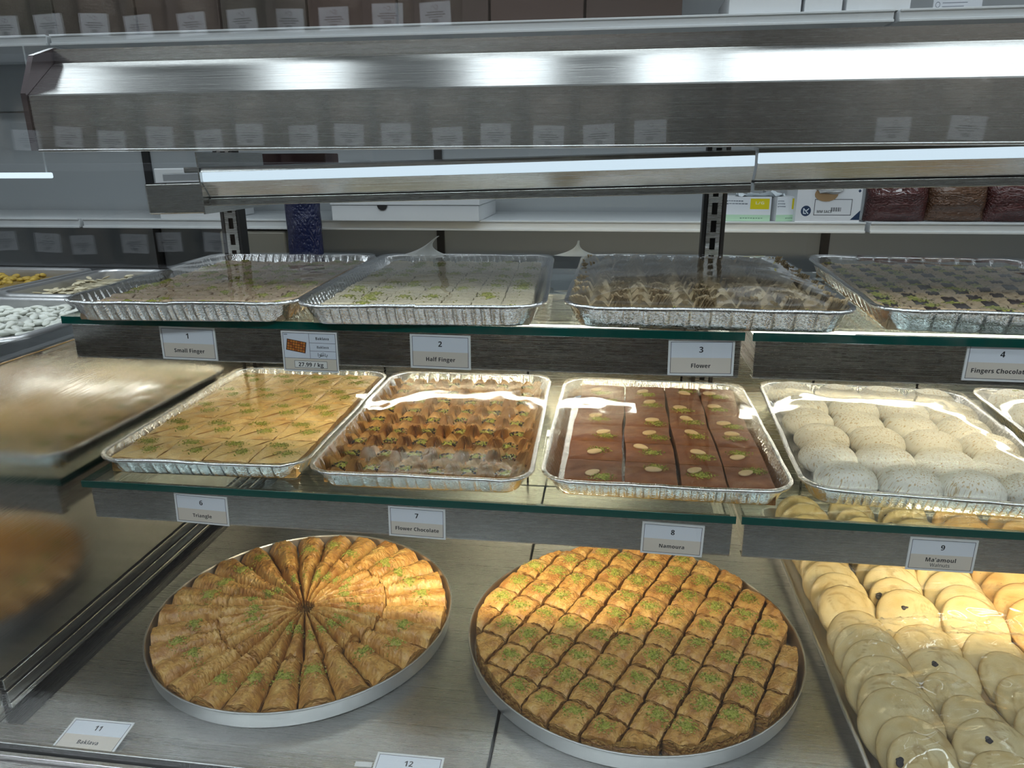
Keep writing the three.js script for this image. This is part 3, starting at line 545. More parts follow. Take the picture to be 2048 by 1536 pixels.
fingerTray(TR.small, 8, 20, 0.0305, 0.0194, 0.0175, [0.55, 0.42, 0.28], [0.36, 0.23, 0.14], 'small_finger_roll', 'small tan phyllo finger roll in the upper foil tray beside the end panel', 'small finger rolls', 0.4, false);
fingerTray(TR.half, 7, 19, 0.0355, 0.0206, 0.0185, [0.66, 0.58, 0.42], [0.5, 0.41, 0.27], 'half_finger_roll', 'cream phyllo half finger roll in its covered foil tray', 'half finger rolls', 0.45, false);
fingerTray(TR.fingers, 8, 19, 0.0355, 0.0209, 0.019, [0.56, 0.42, 0.27], [0.4, 0.27, 0.15], 'chocolate_finger_roll', 'tan phyllo finger roll in the chocolate striped tray', 'chocolate striped finger rolls', 0.4, true);

// ---------- semolina slabs with almonds ----------
{
  const T = TR.namoura, rowsN = 6, d = 0.0642, edges = [[-0.118, -0.0485], [-0.0452, 0.0168], [0.0205, 0.0725], [0.0755, 0.128]];
  edges.forEach(([x0, x1], c) => {
    for (let r = 0; r < rowsN; r++) {
      const cz = (r - (rowsN - 1) / 2) * d - 0.001, cx = (x0 + x1) / 2, w = (x1 - x0) / 2, sd = c * 7 + r * 3, wav = (t) => 0.003 * noise((cz + t * d / 2) * 14, c * 3.1) - 0.006 * (cz + t * d / 2) / 0.2 * (c < 2 ? 0.4 : 0.2);
      const gapF = r === rowsN - 1 ? 0.0012 : 0.00025;
      const P = (s, t) => [s * w + wav(t), t * (d / 2 - (t < 0 ? gapF : 0.00025))], H = (s, t) => 0.0205 - 0.0018 * Math.max(Math.abs(s) ** 9, Math.abs(t) ** 14) + 0.0007 * noise(s * 3 + sd, t * 3) + 0.0003 * noise(s * 16, t * 16, sd);
      const body = pillow({ P, nS: 14, nT: 14, H, rows: 4, layers: 3, amp: 0.0005, sd, top: (s, t, p) => { const n = noise(p[0] * 70 + c, p[2] * 70, r) + 0.7 * noise(p[0] * 300, p[2] * 300, sd); return mix3([0.3, 0.1, 0.034], n > 0 ? [0.42, 0.17, 0.06] : [0.22, 0.064, 0.022], clamp(Math.abs(n))); }, side: (u, v) => mix3([0.42, 0.19, 0.05], [0.2, 0.07, 0.02], clamp(0.5 + noise(u * 40, v * 6, sd))), uvk: 14 });
      const t = thing('semolina_cake', `brown semolina cake piece with almond and pistachio, ${['edge column by exposed foil', 'second column', 'third column', 'column beside the sugared biscuits'][c]}`, 'cake', inTray(T, cx, 0.001, cz), T.turn, 'semolina cake pieces');
      part('cake', body, M.semolina, t);
      const ax = rr(-0.012, 0.008), az = rr(-0.012, 0.014), al = new THREE.SphereGeometry(1, 16, 10); { const p = al.attributes.position; for (let i = 0; i < p.count; i++) { const x = p.getX(i); p.setXYZ(i, x * 0.0105, p.getY(i) * 0.003, p.getZ(i) * 0.006 * (1 - 0.32 * x)); } al.computeVertexNormals(); } al.rotateY(rr(-0.7, 0.7)); al.translate(ax, 0.0218, az);
      part('almond', al, M.almond, t).userData.label = 'blanched almond half';
      part('pistachio_topping', heap(80, 0.0155, 0.0105, () => 0.0207, 0.0013, clamp(ax + rr(0.002, 0.014), -0.012, 0.014), clamp(az + rr(0.009, 0.015) * (rnd() < 0.75 ? 1 : -1), -0.02, 0.022)), M.pistachio, t).userData.label = 'ground green pistachio';
    }
  });
}

// ---------- sugared round biscuits ----------
{
  const sugarTex = dataTex(256, 256, (u, v) => { const n = tn(u, v, 40, 2) + 0.6 * tn(u, v, 90, 5), p = tn(u, v, 3.2, 9) + 0.5 * tn(u, v, 8, 4); const bare = smooth(0.36, 0.52, p) * 0.8 + smooth(0.12, 0.42, n) * 0.6; return mix3([0.9, 0.89, 0.86], [0.66, 0.5, 0.28], clamp(bare)); }, true);
  const sugar = std({ map: sugarTex, roughness: 0.85, bumpMap: rep(grain, 2.5, 1.5), bumpScale: 0.0018 });
  const mk = (sd) => { const R = 0.0358; const g = grid(44, 20, (u, v) => { const a = u * TAU, ph = v * PI * 0.93, rad = Math.sin(ph) ** 0.88 * R * (1 + 0.025 * noise(Math.cos(a) * 1.4 + sd, Math.sin(a) * 1.4)), yy = 0.0155 + 0.0225 * Math.cos(ph) * (ph > PI / 2 ? 0.7 : 1) + 0.001 * noise(Math.cos(a) * rad * 90, Math.sin(a) * rad * 90, sd); return [Math.cos(a) * rad, Math.max(0.0002, yy), Math.sin(a) * rad]; }, { wrapU: true, uvf: (u, v, p) => [p[0] * 11 + sd * 0.37, p[2] * 11 + p[1] * 6 + sd * 0.21] }); return upNormals(g); };
  const prs = []; for (let i = 0; i < 8; i++) prs.push(mk(i * 2.7));
  const T = TR.maamoul; let n = 0;
  for (let r = 0; r < 6; r++) for (let c = 0; c < 4; c++) { const lx = -0.103 + c * 0.0688 + (r % 2 ? 0.004 : -0.004) + rr(-0.002, 0.002), lz = -0.163 + r * 0.0655 + rr(-0.002, 0.002); place(proto([['biscuit', prs[n++ % 8], sugar]]), 'sugared_biscuit', 'domed biscuit dusted with powdered sugar in the walnut tray', 'biscuit', 'sugared walnut biscuits', inTray(T, lx, 0.001, lz), rr(0, 6)); }
  const B = TR.maamoulB;
  for (let r = 0; r < 6; r++) for (let c = 0; c < 4; c++) {
    const t = thing('pistachio_biscuit', 'sugared biscuit with pistachio dab in the tray behind the walnut biscuits', 'biscuit', inTray(B, -0.102 + c * 0.069, 0.001, -0.163 + r * 0.0655), rr(0, 6), 'sugared pistachio biscuits');
    part('biscuit', prs[(r + c * 3) % 8], sugar, t); part('pistachio_topping', crumbs(24, 0.008, 0.006, () => 0.0372, 0.0011), M.pistachio, t).userData.label = 'ground green pistachio';
  }
}

// ---------- cookies on the sheet pan ----------
{
  const px = 0.2715, W = 0.54, D = 0.62, cx = px + W / 2, cz = -0.875;
  solo('sheet_pan', trayGeo(W, D, 0.02, { rib: 0, flare: 0.006, r: 0.012, lip: 0.004, wob: 0.0002, N: 240, sd: 20 }), M.pan, 'aluminium sheet pan of overlapping cookies under stretched film', 'pan', [cx, 0, cz]);
  const paleC = [[0.78, 0.62, 0.33], [0.68, 0.47, 0.19], [0.82, 0.7, 0.44]], orange = [[0.8, 0.5, 0.2], [0.68, 0.34, 0.09], [0.84, 0.6, 0.3]];
  const mk = (sd, pal, R) => {
    const crack = (x, z) => { const qx = x + 0.006 * noise(x * 60, z * 60, sd + 4), qz = z + 0.006 * noise(x * 60 + 9, z * 60, sd), n = Math.abs(noise(qx * 30 + sd * 5, qz * 30, sd)), m = Math.abs(noise(qx * 62 + sd * 2, qz * 62, sd + 7)); return Math.max(smooth(0.06, 0.0, n), 0.6 * smooth(0.05, 0, m)) * smooth(0.15, 0.5, 0.5 + noise(x * 20, z * 20, sd + 9)); };
    const shapeR = (a) => R * (1 + 0.022 * noise(Math.cos(a) * 1.3 + sd, Math.sin(a) * 1.3));
    const g = upNormals(grid(56, 30, (u, v) => { const a = u * TAU, k = v < 0.72 ? v / 0.72 : 1 - (v - 0.72) / 0.28, top = v < 0.72, r = shapeR(a) * (v < 0.01 ? 0.004 : top ? k : Math.max(0.05, k)), x = Math.cos(a) * r, z = Math.sin(a) * r; const y = top ? 0.0035 + 0.0075 * Math.sqrt(Math.max(0, 1 - k ** 4 * 0.99)) - 0.0016 * crack(x, z) + 0.0006 * noise(x * 30, z * 30, sd) + 0.0004 * noise(x * 110, z * 110, sd) : 0.0035 * Math.max(0, k - 0.94) / 0.06; return [x, y, z]; }, { wrapU: true, cf: (u, v, p) => { const n = fbm(p[0] * 45 + sd, p[2] * 45, sd), c = mix3(pal[0], n > 0 ? pal[2] : pal[1], clamp(Math.abs(n) * 0.9)); const e = Math.hypot(p[0], p[2]) / R; return mix3(mix3(c, pal[1], smooth(0.8, 1, e + 0.1 * n) * 0.5), [0.42, 0.25, 0.08], crack(p[0], p[2]) * 0.6); }, uvf: (u, v, p) => [p[0] * 12, p[2] * 12] }));
    const parts = [['biscuit', g, M.cookie]];
    const list = []; const nb = pal === orange ? 12 : [1, 2, 0, 1, 3, 0, 2, 1, 1][Math.round(sd / 3.3) % 9];
    for (let i = 0; i < nb; i++) { const a = rnd() * TAU, r = R * 0.75 * Math.sqrt(rnd()), s = pal === orange ? rr(0.0006, 0.0012) : rr(0.0014, 0.0034); const k = pal === orange ? 1 : 6, sp = pal === orange ? 0 : s * 0.85; for (let j = 0; j < k; j++) { const b = new THREE.IcosahedronGeometry(s * rr(0.5, 1), 1), x = Math.cos(a) * r + rr(-sp, sp), z = Math.sin(a) * r + rr(-sp, sp); b.scale(rr(0.6, 1.3), 0.4, rr(0.6, 1.3)); b.translate(x, 0.0035 + 0.0075 * Math.sqrt(Math.max(0, 1 - (r / R) ** 4)), z); list.push(b); } }
    if (list.length) parts.push([pal === orange ? 'dark_specks' : 'berry', merged(list), M.berry, pal === orange ? 'dark toasted specks' : 'dark berry pieces']);
    return proto(parts);
  };
  const pl = [], og = []; for (let i = 0; i < 9; i++) pl.push(mk(i * 3.3, paleC, 0.0395)); for (let i = 0; i < 7; i++) og.push(mk(i * 2.9 + 40, orange, 0.043));
  const col = (x0, x1, z0, z1, n, set, label, group, t0, t1) => { for (let i = 0; i < n; i++) { const k = n > 1 ? i / (n - 1) : 0, tl = mix(t0, t1, k) + rr(-0.05, 0.05); place(pick(set), 'cookie', label, 'cookie', group, [mix(x0, x1, k) + rr(-0.003, 0.003), 0.003 + 0.0385 * Math.sin(tl) + rr(0, 0.002), mix(z0, z1, k) + rr(-0.002, 0.002)], rr(-0.3, 0.3), tl, rr(-0.14, 0.14), rr(0.92, 1.08)); } };
  col(0.325, 0.322, -1.12, -0.865, 9, pl, 'pale cracked cookie in the shingled column beside the pan wall', 'pale cookies, back half', 0.95, 0.62);
  col(0.402, 0.398, -1.12, -0.86, 9, pl, 'pale cracked cookie in the shingled middle column', 'pale cookies, middle column', 0.95, 0.6);
  col(0.478, 0.476, -1.12, -0.855, 9, pl, 'pale cracked cookie in the column beside the orange cookies', 'pale cookies, inner column', 0.95, 0.6);
  col(0.56, 0.562, -1.11, -0.86, 8, og, 'orange toasted cookie in the column next to the pale cookies', 'orange cookies, first column', 0.9, 0.55);
  col(0.645, 0.65, -1.11, -0.86, 8, og, 'orange toasted cookie with dark specks in the second orange column', 'orange cookies, second column', 0.9, 0.55);
  col(0.73, 0.735, -1.11, -0.86, 8, og, 'orange toasted cookie in the outermost orange column', 'orange cookies, third column', 0.9, 0.55);
  col(0.318, 0.322, -0.80, -0.605, 8, pl, 'pale cookie with dark berries in the front column beside the pan wall', 'berry cookies, wall column', 0.75, 0.55);
  col(0.395, 0.40, -0.795, -0.60, 6, pl, 'pale cookie with dark berries in the second front column', 'berry cookies, second column', 0.5, 0.4);
  col(0.472, 0.478, -0.79, -0.60, 6, pl, 'pale cookie with dark berries in the third front column', 'berry cookies, third column', 0.5, 0.35);
  col(0.556, 0.56, -0.79, -0.60, 6, og, 'orange cookie in the front column beside the berry cookies', 'orange cookies, front column', 0.5, 0.35);
  col(0.64, 0.645, -0.79, -0.60, 6, og, 'orange cookie in the second front orange column', 'orange cookies, second front column', 0.5, 0.35);
  // stretched film from rim to rim over the heap
  const per = perimeter(W - 0.002, D - 0.002, 0.014);
  const film = upNormals(grid(420, 230, (u, v) => {
    const [bx, bz] = per.at(u), k = Math.max(0.001, v), x = bx * k, z = bz * k, e = k;
    const ex = Math.min(W / 2 - Math.abs(x), 0.035) / 0.035, ez = Math.min(D / 2 - Math.abs(z), 0.05) / 0.05, lift = Math.sqrt(clamp(ex)) * Math.sqrt(clamp(ez));
    const wz = z + cz, valley = -0.012 * Math.exp(-(((wz + 0.815 + 0.1 * x) / 0.035) ** 2));
    const band = Math.exp(-(((wz + 0.80 + 0.12 * x) / 0.05) ** 2)), ridge = (q) => 1 - Math.abs(q), far = smooth(-0.8, -1.0, wz);
    const wr = band * (0.011 * ridge(2.2 * noise(x * 7 + 3 * z, (wz + 0.25 * x) * 46, 2)) + 0.0045 * ridge(2 * noise(x * 16, (wz - 0.2 * x) * 95, 5))) + 0.008 * noise(x * 17, z * 22, 3) * smooth(-0.84, -0.72, wz) + 0.0062 * noise(x * 34, z * 44, 8) * smooth(-0.84, -0.72, wz) + far * 0.006 * ridge(2.4 * noise(x * 3, (wz + 0.12 * x) * 30, 9));
    const warp = wz + 0.22 * x + 0.012 * noise(x * 9, z * 4, 21), crease = (gap, w) => { const q = warp / gap, d = Math.abs(q - Math.round(q)) * gap; return Math.max(0, 1 - d / w); };
    const folds = band * 0.0055 * crease(0.017, 0.0042) * smooth(-0.25, 0.2, noise(x * 8, Math.round(warp / 0.017) * 3.7, 5)) + far * 0.006 * crease(0.055, 0.0045) * smooth(-0.2, 0.2, noise(x * 5, Math.round(warp / 0.055) * 2.3, 7)) + smooth(-0.78, -0.7, wz) * 0.005 * crease(0.07, 0.0045) * smooth(0, 0.3, noise(x * 11, Math.round(warp / 0.07) * 1.9, 3));
    return [x, 0.0215 + lift * (0.05 + valley + wr + folds), z];
  }, { wrapU: true }));
  solo('cling_film', film, M.film, 'wrinkled clear film stretched over the cookie pan', 'film', [cx, 0, cz]);
}

// ---------- seed pans ----------
function seedGeo(L, Wd, Tk, c1, c2, sd, pts = 0.5) {
  return grid(12, 8, (u, v) => { const a = u * TAU, ph = v * PI, x = Math.cos(ph), r = Math.sin(ph) ** (1 + pts * (x > 0 ? 1 : 0.3)); return [x * L, Math.sin(a) * r * Tk, Math.cos(a) * r * Wd + 0.12 * Wd * (1 - x * x)]; }, { wrapU: true, cf: (u, v) => mix3(c1, c2, clamp(0.4 + 0.7 * noise(u * 4, v * 4, sd))) });
}
function seedPan(x, z, w, d, label, kind) {
  solo('steel_pan', trayGeo(w, d, 0.075, { rib: 0, flare: 0.008, r: 0.02, lip: 0.012, wob: 0, N: 200, sd: 30 }), M.pan, label, 'pan', [x, 0.3105, z]);
}
function seedFill(x, z, w, d, y, n, prs, name, label, group, amp, bedMat, bedLabel, box) {
  const hf = (lx, lz) => y + amp * fbm(lx * 9, lz * 9, x * 3) + 0.004;
  const bed = upNormals(sheetGeo(w - 0.05, d - 0.05, 0.02, 14, 60, (lx, lz, e) => hf(lx, lz) - 0.006 - (e > 0.95 ? 0.01 : 0)));
  const b = solo('seed_bed', bed, bedMat, bedLabel, 'seeds', [x, 0, z]); b.userData.kind = 'stuff';
  for (let i = 0; i < n; i++) { const lx = rr(box[0], box[1]) - x, lz = rr(box[2], box[3]) - z; place(pick(prs), name, label, 'seed', group, [x + lx, hf(lx, lz) - 0.003 + rr(-0.003, 0.0022), z + lz], rr(0, 6.28), rr(-0.4, 0.4), rr(-0.3, 0.3), rr(0.85, 1.15)); }
}
{
  seedPan(-0.895, -0.93, 0.31, 0.282, 'steel pan of white pumpkin seeds beside the end panel');
  seedPan(-0.892, -1.24, 0.304, 0.3, 'steel pan of thin cream seeds behind the pumpkin seeds');
  seedPan(-1.205, -1.24, 0.304, 0.3, 'steel pan of golden nuts beyond the cream seeds');
  const white = [0, 1, 2, 3, 4].map((i) => proto([['seed', seedGeo(0.0098, 0.0058, 0.0034, [0.72, 0.74, 0.7], [0.6, 0.6, 0.52], i * 3), M.seed]]));
  const thin = [0, 1, 2, 3].map((i) => proto([['seed', seedGeo(0.0092, 0.0048, 0.0014, [0.68, 0.62, 0.46], [0.5, 0.42, 0.26], i * 5), M.seed]]));
  const nuts = [0, 1, 2].map((i) => proto([['nut', seedGeo(0.0078, 0.006, 0.0048, [0.55, 0.38, 0.06], [0.24, 0.15, 0.03], i * 7, 0.1), M.seed]]));
  seedFill(-0.895, -0.93, 0.31, 0.282, 0.372, 295, white, 'pumpkin_seed', 'white pumpkin seed in the steel pan by the end panel', 'white pumpkin seeds', 0.004, std({ color: rgb(0.56, 0.57, 0.53), roughness: 0.7, bumpMap: rep(crinkle, 6, 6), bumpScale: 0.004 }), 'lower layer of white pumpkin seeds', [-1.0, -0.772, -1.048, -0.81]);
  seedFill(-0.892, -1.24, 0.304, 0.3, 0.375, 250, thin, 'cream_seed', 'thin cream seed in the pan behind the pumpkin seeds', 'thin cream seeds', 0.008, std({ color: rgb(0.5, 0.44, 0.3), roughness: 0.7, bumpMap: rep(crinkle, 8, 8), bumpScale: 0.004 }), 'lower layer of thin cream seeds', [-1.015, -0.77, -1.365, -1.115]);
  seedFill(-1.205, -1.24, 0.304, 0.3, 0.374, 90, nuts, 'golden_nut', 'golden roasted nut in the pan beyond the cream seeds', 'golden nuts', 0.006, std({ color: rgb(0.3, 0.2, 0.05), roughness: 0.7, bumpMap: rep(crinkle, 6, 6), bumpScale: 0.005 }), 'lower layer of golden nuts', [-1.26, -1.08, -1.36, -1.11]);
}

// ---------- price cards ----------
function canvasTex(w, h, draw) { const c = document.createElement('canvas'); c.width = w; c.height = h; const x = c.getContext('2d'); draw(x, w, h); const t = new THREE.CanvasTexture(c); t.colorSpace = THREE.SRGBColorSpace; t.magFilter = THREE.LinearFilter; return t; }
function faceBox(w, h, d, map, sideMat, rough = 0.55) {   // front (+z) face printed
  const g = new THREE.BoxGeometry(w, h, d), front = std({ map, roughness: rough }); return [g, [sideMat, sideMat, sideMat, sideMat, front, sideMat]];
}
const CW = 0.0707, CH = 0.0404;
function cardTex(num, lines) {
  return canvasTex(560, 320, (x, w, h) => {
    x.fillStyle = '#e9eaee'; x.fillRect(0, 0, w, h); x.fillStyle = '#e3e8f4'; x.fillRect(18, 18, w - 36, h / 2 - 18); x.fillStyle = '#ddd4cb'; x.fillRect(18, h / 2, w - 36, h / 2 - 18);
    x.strokeStyle = '#232a3e'; x.lineWidth = 4; x.strokeRect(22, 20, w - 44, h - 40); x.fillStyle = '#14161f'; x.textAlign = 'center'; x.textBaseline = 'middle';
    x.font = 'bold 70px sans-serif'; x.fillText(num, w / 2, 88);
    if (lines.length === 1) { x.font = 'bold 52px sans-serif'; x.fillText(lines[0], w / 2, 232, w - 64); } else { x.font = 'bold 54px sans-serif'; x.fillText(lines[0], w / 2, 210); x.font = '46px sans-serif'; x.fillText(lines[1], w / 2, 262); }
  });
}
function priceCard(num, lines, x, y, z, roll = 0, pitch = 0) {
  const [g, m] = faceBox(CW, CH, 0.0008, cardTex(num, lines), M.card), o = new THREE.Mesh(g, m); o.name = numbered('price_card'); o.position.set(x, y, z); o.rotation.set(pitch, 0, roll); scene.add(o);
  return tag(o, num === '12' ? 'white price card reading 12 lying on the front ledge' : `white price card reading ${num} ${lines.join(' ')}`, 'card');
}
const zt = SH.top.z - 0.0035 + 0.0006, zm = SH.mid.z - 0.0035 + 0.0006;
priceCard('1', ['Small Finger'], -0.4975, 0.3895, zt, -0.012); priceCard('2', ['Half Finger'], -0.1885, 0.388, zt, -0.012);
priceCard('3', ['Flower'], 0.1035, 0.3898, zt, 0.02); priceCard('4', ['Fingers Chocolate'], 0.4085, 0.3935, zt, -0.005);
priceCard('6', ['Triangle'], -0.4992, 0.1787, zm, -0.035); priceCard('7', ['Flower Chocolate'], -0.2205, 0.178, zm, -0.02);
priceCard('8', ['Namoura'], 0.0837, 0.1759, zm, -0.022); priceCard('9', ["Ma'amoul", 'Walnuts'], 0.377, 0.1765, zm, 0.0);
priceCard('11', ['Baklava'], -0.535, 0.0068, -0.5695, 0.012, -PI / 2 + 0.1); priceCard('12', [''], -0.186, 0.0068, -0.5647, 0.01, -PI / 2 + 0.1);
{
  const t = canvasTex(560, 400, (x, w, h) => {
    x.fillStyle = '#e9eaee'; x.fillRect(0, 0, w, h); x.fillStyle = '#dfe5f3'; x.fillRect(16, 16, w - 32, 250); x.fillStyle = '#ddd4c8'; x.fillRect(16, 266, w - 32, h - 282);
    x.strokeStyle = '#232a3e'; x.lineWidth = 4; x.strokeRect(18, 18, w - 36, h - 36); x.lineWidth = 3; x.beginPath(); x.moveTo(280, 18); x.lineTo(280, 266); x.moveTo(18, 266); x.lineTo(w - 18, 266); x.moveTo(280, 110); x.lineTo(w - 18, 110); x.moveTo(280, 190); x.lineTo(w - 18, 190); x.stroke();
    x.fillStyle = '#14161f'; x.textAlign = 'center'; x.textBaseline = 'middle'; x.font = 'bold 36px sans-serif'; x.fillText('Baklava', 412, 66); x.font = 'bold 32px sans-serif'; x.fillStyle = '#3a3f4a'; x.fillText('Baklava', 412, 150);
    x.fillRect(28, 30, 36, 6);
    // third line in Arabic letters, drawn as strokes
    x.strokeStyle = '#2a2e38'; x.fillStyle = '#2a2e38'; x.lineWidth = 5; x.lineCap = 'round'; x.beginPath();
    x.moveTo(452, 222); x.lineTo(452, 234); x.quadraticCurveTo(444, 242, 432, 238); x.lineTo(430, 212); x.moveTo(418, 238); x.quadraticCurveTo(420, 222, 410, 222); x.quadraticCurveTo(400, 226, 408, 236); x.lineTo(396, 238); x.lineTo(394, 210); x.moveTo(394, 238); x.lineTo(382, 236); x.quadraticCurveTo(372, 226, 380, 222); x.quadraticCurveTo(390, 224, 384, 240); x.quadraticCurveTo(378, 252, 366, 250); x.moveTo(360, 210); x.lineTo(360, 240); x.stroke();
    for (const [a, b] of [[444, 250], [406, 208], [416, 208]]) { x.beginPath(); x.arc(a, b, 3.4, 0, 7); x.fill(); }
    // little picture of a tray
    x.save(); x.translate(146, 142); x.rotate(0.16); x.fillStyle = '#3a1d12'; x.fillRect(-98, -52, 196, 112); x.fillStyle = '#c8792f'; for (let i = 0; i < 7; i++) for (let j = 0; j < 4; j++) { x.fillStyle = (i * 3 + j) % 4 ? '#c97b31' : '#a9561f'; x.fillRect(-90 + i * 26, -46 + j * 26, 22, 21); } x.restore();
    x.fillStyle = '#ecebea'; x.fillRect(116, 292, 328, 68); x.strokeStyle = '#14161f'; x.lineWidth = 3; x.strokeRect(116, 292, 328, 68); x.fillStyle = '#101218'; x.font = 'bold 56px sans-serif'; x.fillText('27.99 / kg', 280, 328);
  });
  const [g, m] = faceBox(0.0682, 0.0488, 0.0008, t, M.card), o = new THREE.Mesh(g, m); o.name = 'price_sign'; o.position.set(-0.3448, 0.3838, zt + 0.0012); o.rotation.z = -0.012; scene.add(o); tag(o, 'larger price card with tray picture reading 27.99 / kg', 'card');
}
solo('torn_sticker', ext(-0.009, 0.009, 0, 0.0004, -0.003, 0.003), M.card, 'small torn white sticker on the front ledge beside the card', 'sticker', [-0.234, 0.0022, -0.573], 0.05);

// ---------- stock shelving behind the case ----------
const ZF = -2.0, ZB = -2.37;
const gon = thing('stock_shelving', 'white metal stock shelving with lipped shelves behind the case', 'shelving');
{
  const bays = [[-3.6, -1.553], [-1.547, 0.653], [0.659, 2.8]];
  for (const [a, b] of bays) {
    for (const [y, dep] of [[0.437, 0], [0.93, 0], [1.4, 0], [-0.05, 0]]) { const s = part('shelf_board', ext(a + 0.003, b - 0.003, y - 0.026, y, ZB + 0.01, ZF - 0.002, 0.002), M.shelfWhite, gon); part('shelf_lip', merged([ext(a + 0.003, b - 0.003, y - 0.027, y - 0.021, ZF - 0.002, ZF + 0.004, 0.001), ext(a + 0.003, b - 0.003, y - 0.004, y + 0.001, ZF - 0.002, ZF + 0.003, 0.001)]), M.shelfWhite, s); }
    for (let k = 0; k < 5; k++) part('back_board', ext(a + 0.004, b - 0.004, -0.8 + k * 0.52, -0.285 + k * 0.52, ZB - 0.012, ZB), M.panelGrey, gon);
  }
  for (const x of [-1.55, 0.656, -0.55, 1.75]) part('slotted_upright', ext(x - 0.012, x + 0.012, FLOOR, 1.8, ZB, ZB + 0.012), M.black, gon);
}
const sy = 0.4375;
{
  const t = thing('pizza_box', 'flat white lidded carton with thumb notch on the stock shelf', 'box', [-0.555, sy, -2.06]);
  part('base', ext(-0.205, 0.205, 0, 0.042, -0.2, 0.1, 0.002), M.white, t); part('lid', ext(-0.208, 0.208, 0.0425, 0.085, -0.203, 0.103, 0.002), M.white, t);
  const n = new THREE.CylinderGeometry(0.014, 0.014, 0.002, 20, 1, false, PI / 2, PI); n.rotateX(PI / 2); n.rotateZ(PI); n.translate(-0.06, 0.043, 0.1032); part('thumb_notch', n, M.black, t);
}
{
  const t = solo('white_carton', ext(-0.095, 0.095, 0, 0.14, -0.1, 0.1, 0.003), M.white, 'plain white carton on the stock shelf behind the lamp bracket', 'box', [-1.2, sy, -2.1]);
  const mk = (txt) => canvasTex(400, 300, (x, w, h) => { x.fillStyle = '#e6eaf0'; x.fillRect(0, 0, w, h); x.fillStyle = '#b9dcbd'; x.fillRect(0, h - 80, w, 80); x.fillStyle = '#e3d300'; x.fillRect(w * 0.56, 20, w * 0.4, 130); x.fillStyle = '#f5f2c8'; x.font = 'bold 48px sans-serif'; x.textAlign = 'center'; x.fillText('L/G', w * 0.76, 90); x.fillStyle = '#6b7480'; x.font = '24px sans-serif'; x.textAlign = 'left'; txt.forEach((n, i) => { for (let k = 0; k < 7; k++) x.fillRect(14 + k * n / 7, 44 + i * 34, n / 7 - 4, 14 - (k * 5) % 6); }); x.fillStyle = '#6f937a'; for (let k = 0; k < 9; k++) x.fillRect(w * 0.36 + k * 22, h - 44, 16, 13 - (k * 3) % 5); });
  const gb = thing('glove_box', 'white and green glove carton with yellow size squares', 'box', [0.392, sy, -2.02], 0);
  const a = faceBox(0.118, 0.062, 0.09, mk([150, 190]), M.white); const b1 = part('carton', a[0], M.white, gb); b1.material = a[1]; b1.position.set(-0.032, 0.031, -0.045); b1.rotation.y = -0.1;
  const b = faceBox(0.072, 0.062, 0.09, mk([90, 110, 120]), M.white); const b2 = part('carton_end', b[0], M.white, gb); b2.material = b[1]; b2.position.set(0.064, 0.031, -0.05); b2.rotation.y = 0.2;
  const tis = grid(14, 6, (u, v) => [(u - 0.5) * 0.12, 0.062 + 0.016 * Math.max(0, noise(u * 6, v * 3) + 0.25), -0.06 + v * 0.05]); part('glove_tuft', tis, std({ color: rgb(0.62, 0.68, 0.72), roughness: 0.8, side: THREE.DoubleSide }), gb);
  const bt = canvasTex(560, 300, (x, w, h) => { x.fillStyle = '#e8eaee'; x.fillRect(0, 0, w, h); x.fillStyle = '#1c3658'; x.beginPath(); x.arc(88, 206, 44, 0, 7); x.fill(); x.strokeStyle = '#dfe6ee'; x.lineWidth = 9; x.beginPath(); x.moveTo(66, 184); x.lineTo(110, 230); x.moveTo(66, 184); x.lineTo(70, 226); x.lineTo(92, 228); x.moveTo(90, 206); x.lineTo(114, 186); x.stroke(); x.strokeStyle = '#33363c'; x.lineWidth = 5; x.strokeRect(160, 110, 320, 130); x.fillStyle = '#26282d'; x.font = 'bold 30px sans-serif'; x.fillText('MM SACS', 182, 222); for (let i = 0; i < 18; i++) x.fillRect(302 + i * 5, 176, 1 + (i * 7) % 4, 34); x.fillStyle = '#1c3658'; x.beginPath(); x.moveTo(w, 200); x.lineTo(w, h - 20); x.lineTo(w - 80, h - 20); x.fill(); x.beginPath(); x.moveTo(522, 40); x.lineTo(536, 26); x.lineTo(550, 40); x.lineTo(536, 54); x.fill(); });
  const sb = thing('bag_carton', 'white carton of bags with torn opening and navy round mark', 'box', [0.553, sy, -2.0]); const c = faceBox(0.158, 0.09, 0.12, bt, M.white); const bm = part('carton', c[0], M.white, sb); bm.material = c[1]; bm.position.set(0, 0.045, -0.06);
  const hole = new THREE.CircleGeometry(0.026, 20); hole.scale(1.1, 0.7, 1); hole.translate(-0.008, 0.07, 0.0008); part('torn_opening', hole, std({ color: rgb(0.42, 0.27, 0.14), roughness: 0.9, side: THREE.DoubleSide }), sb);
  const puff = new THREE.IcosahedronGeometry(0.022, 3); { const p = puff.attributes.position; for (let i = 0; i < p.count; i++) { const k = 1 + 0.35 * noise(p.getX(i) * 90, p.getY(i) * 90, p.getZ(i) * 90); p.setXYZ(i, p.getX(i) * k * 1.5, p.getY(i) * k * 0.6, p.getZ(i) * k * 0.35); } puff.computeVertexNormals(); } puff.translate(0.0, 0.083, 0.002); part('bag_tuft', puff, M.white, sb);
  solo('grey_carton', ext(-0.02, 0.02, 0, 0.085, -0.02, 0.02, 0.002), std({ color: rgb(0.42, 0.42, 0.43), roughness: 0.7 }), 'small grey carton standing behind the glove carton', 'box', [0.448, sy, -2.19]);
}
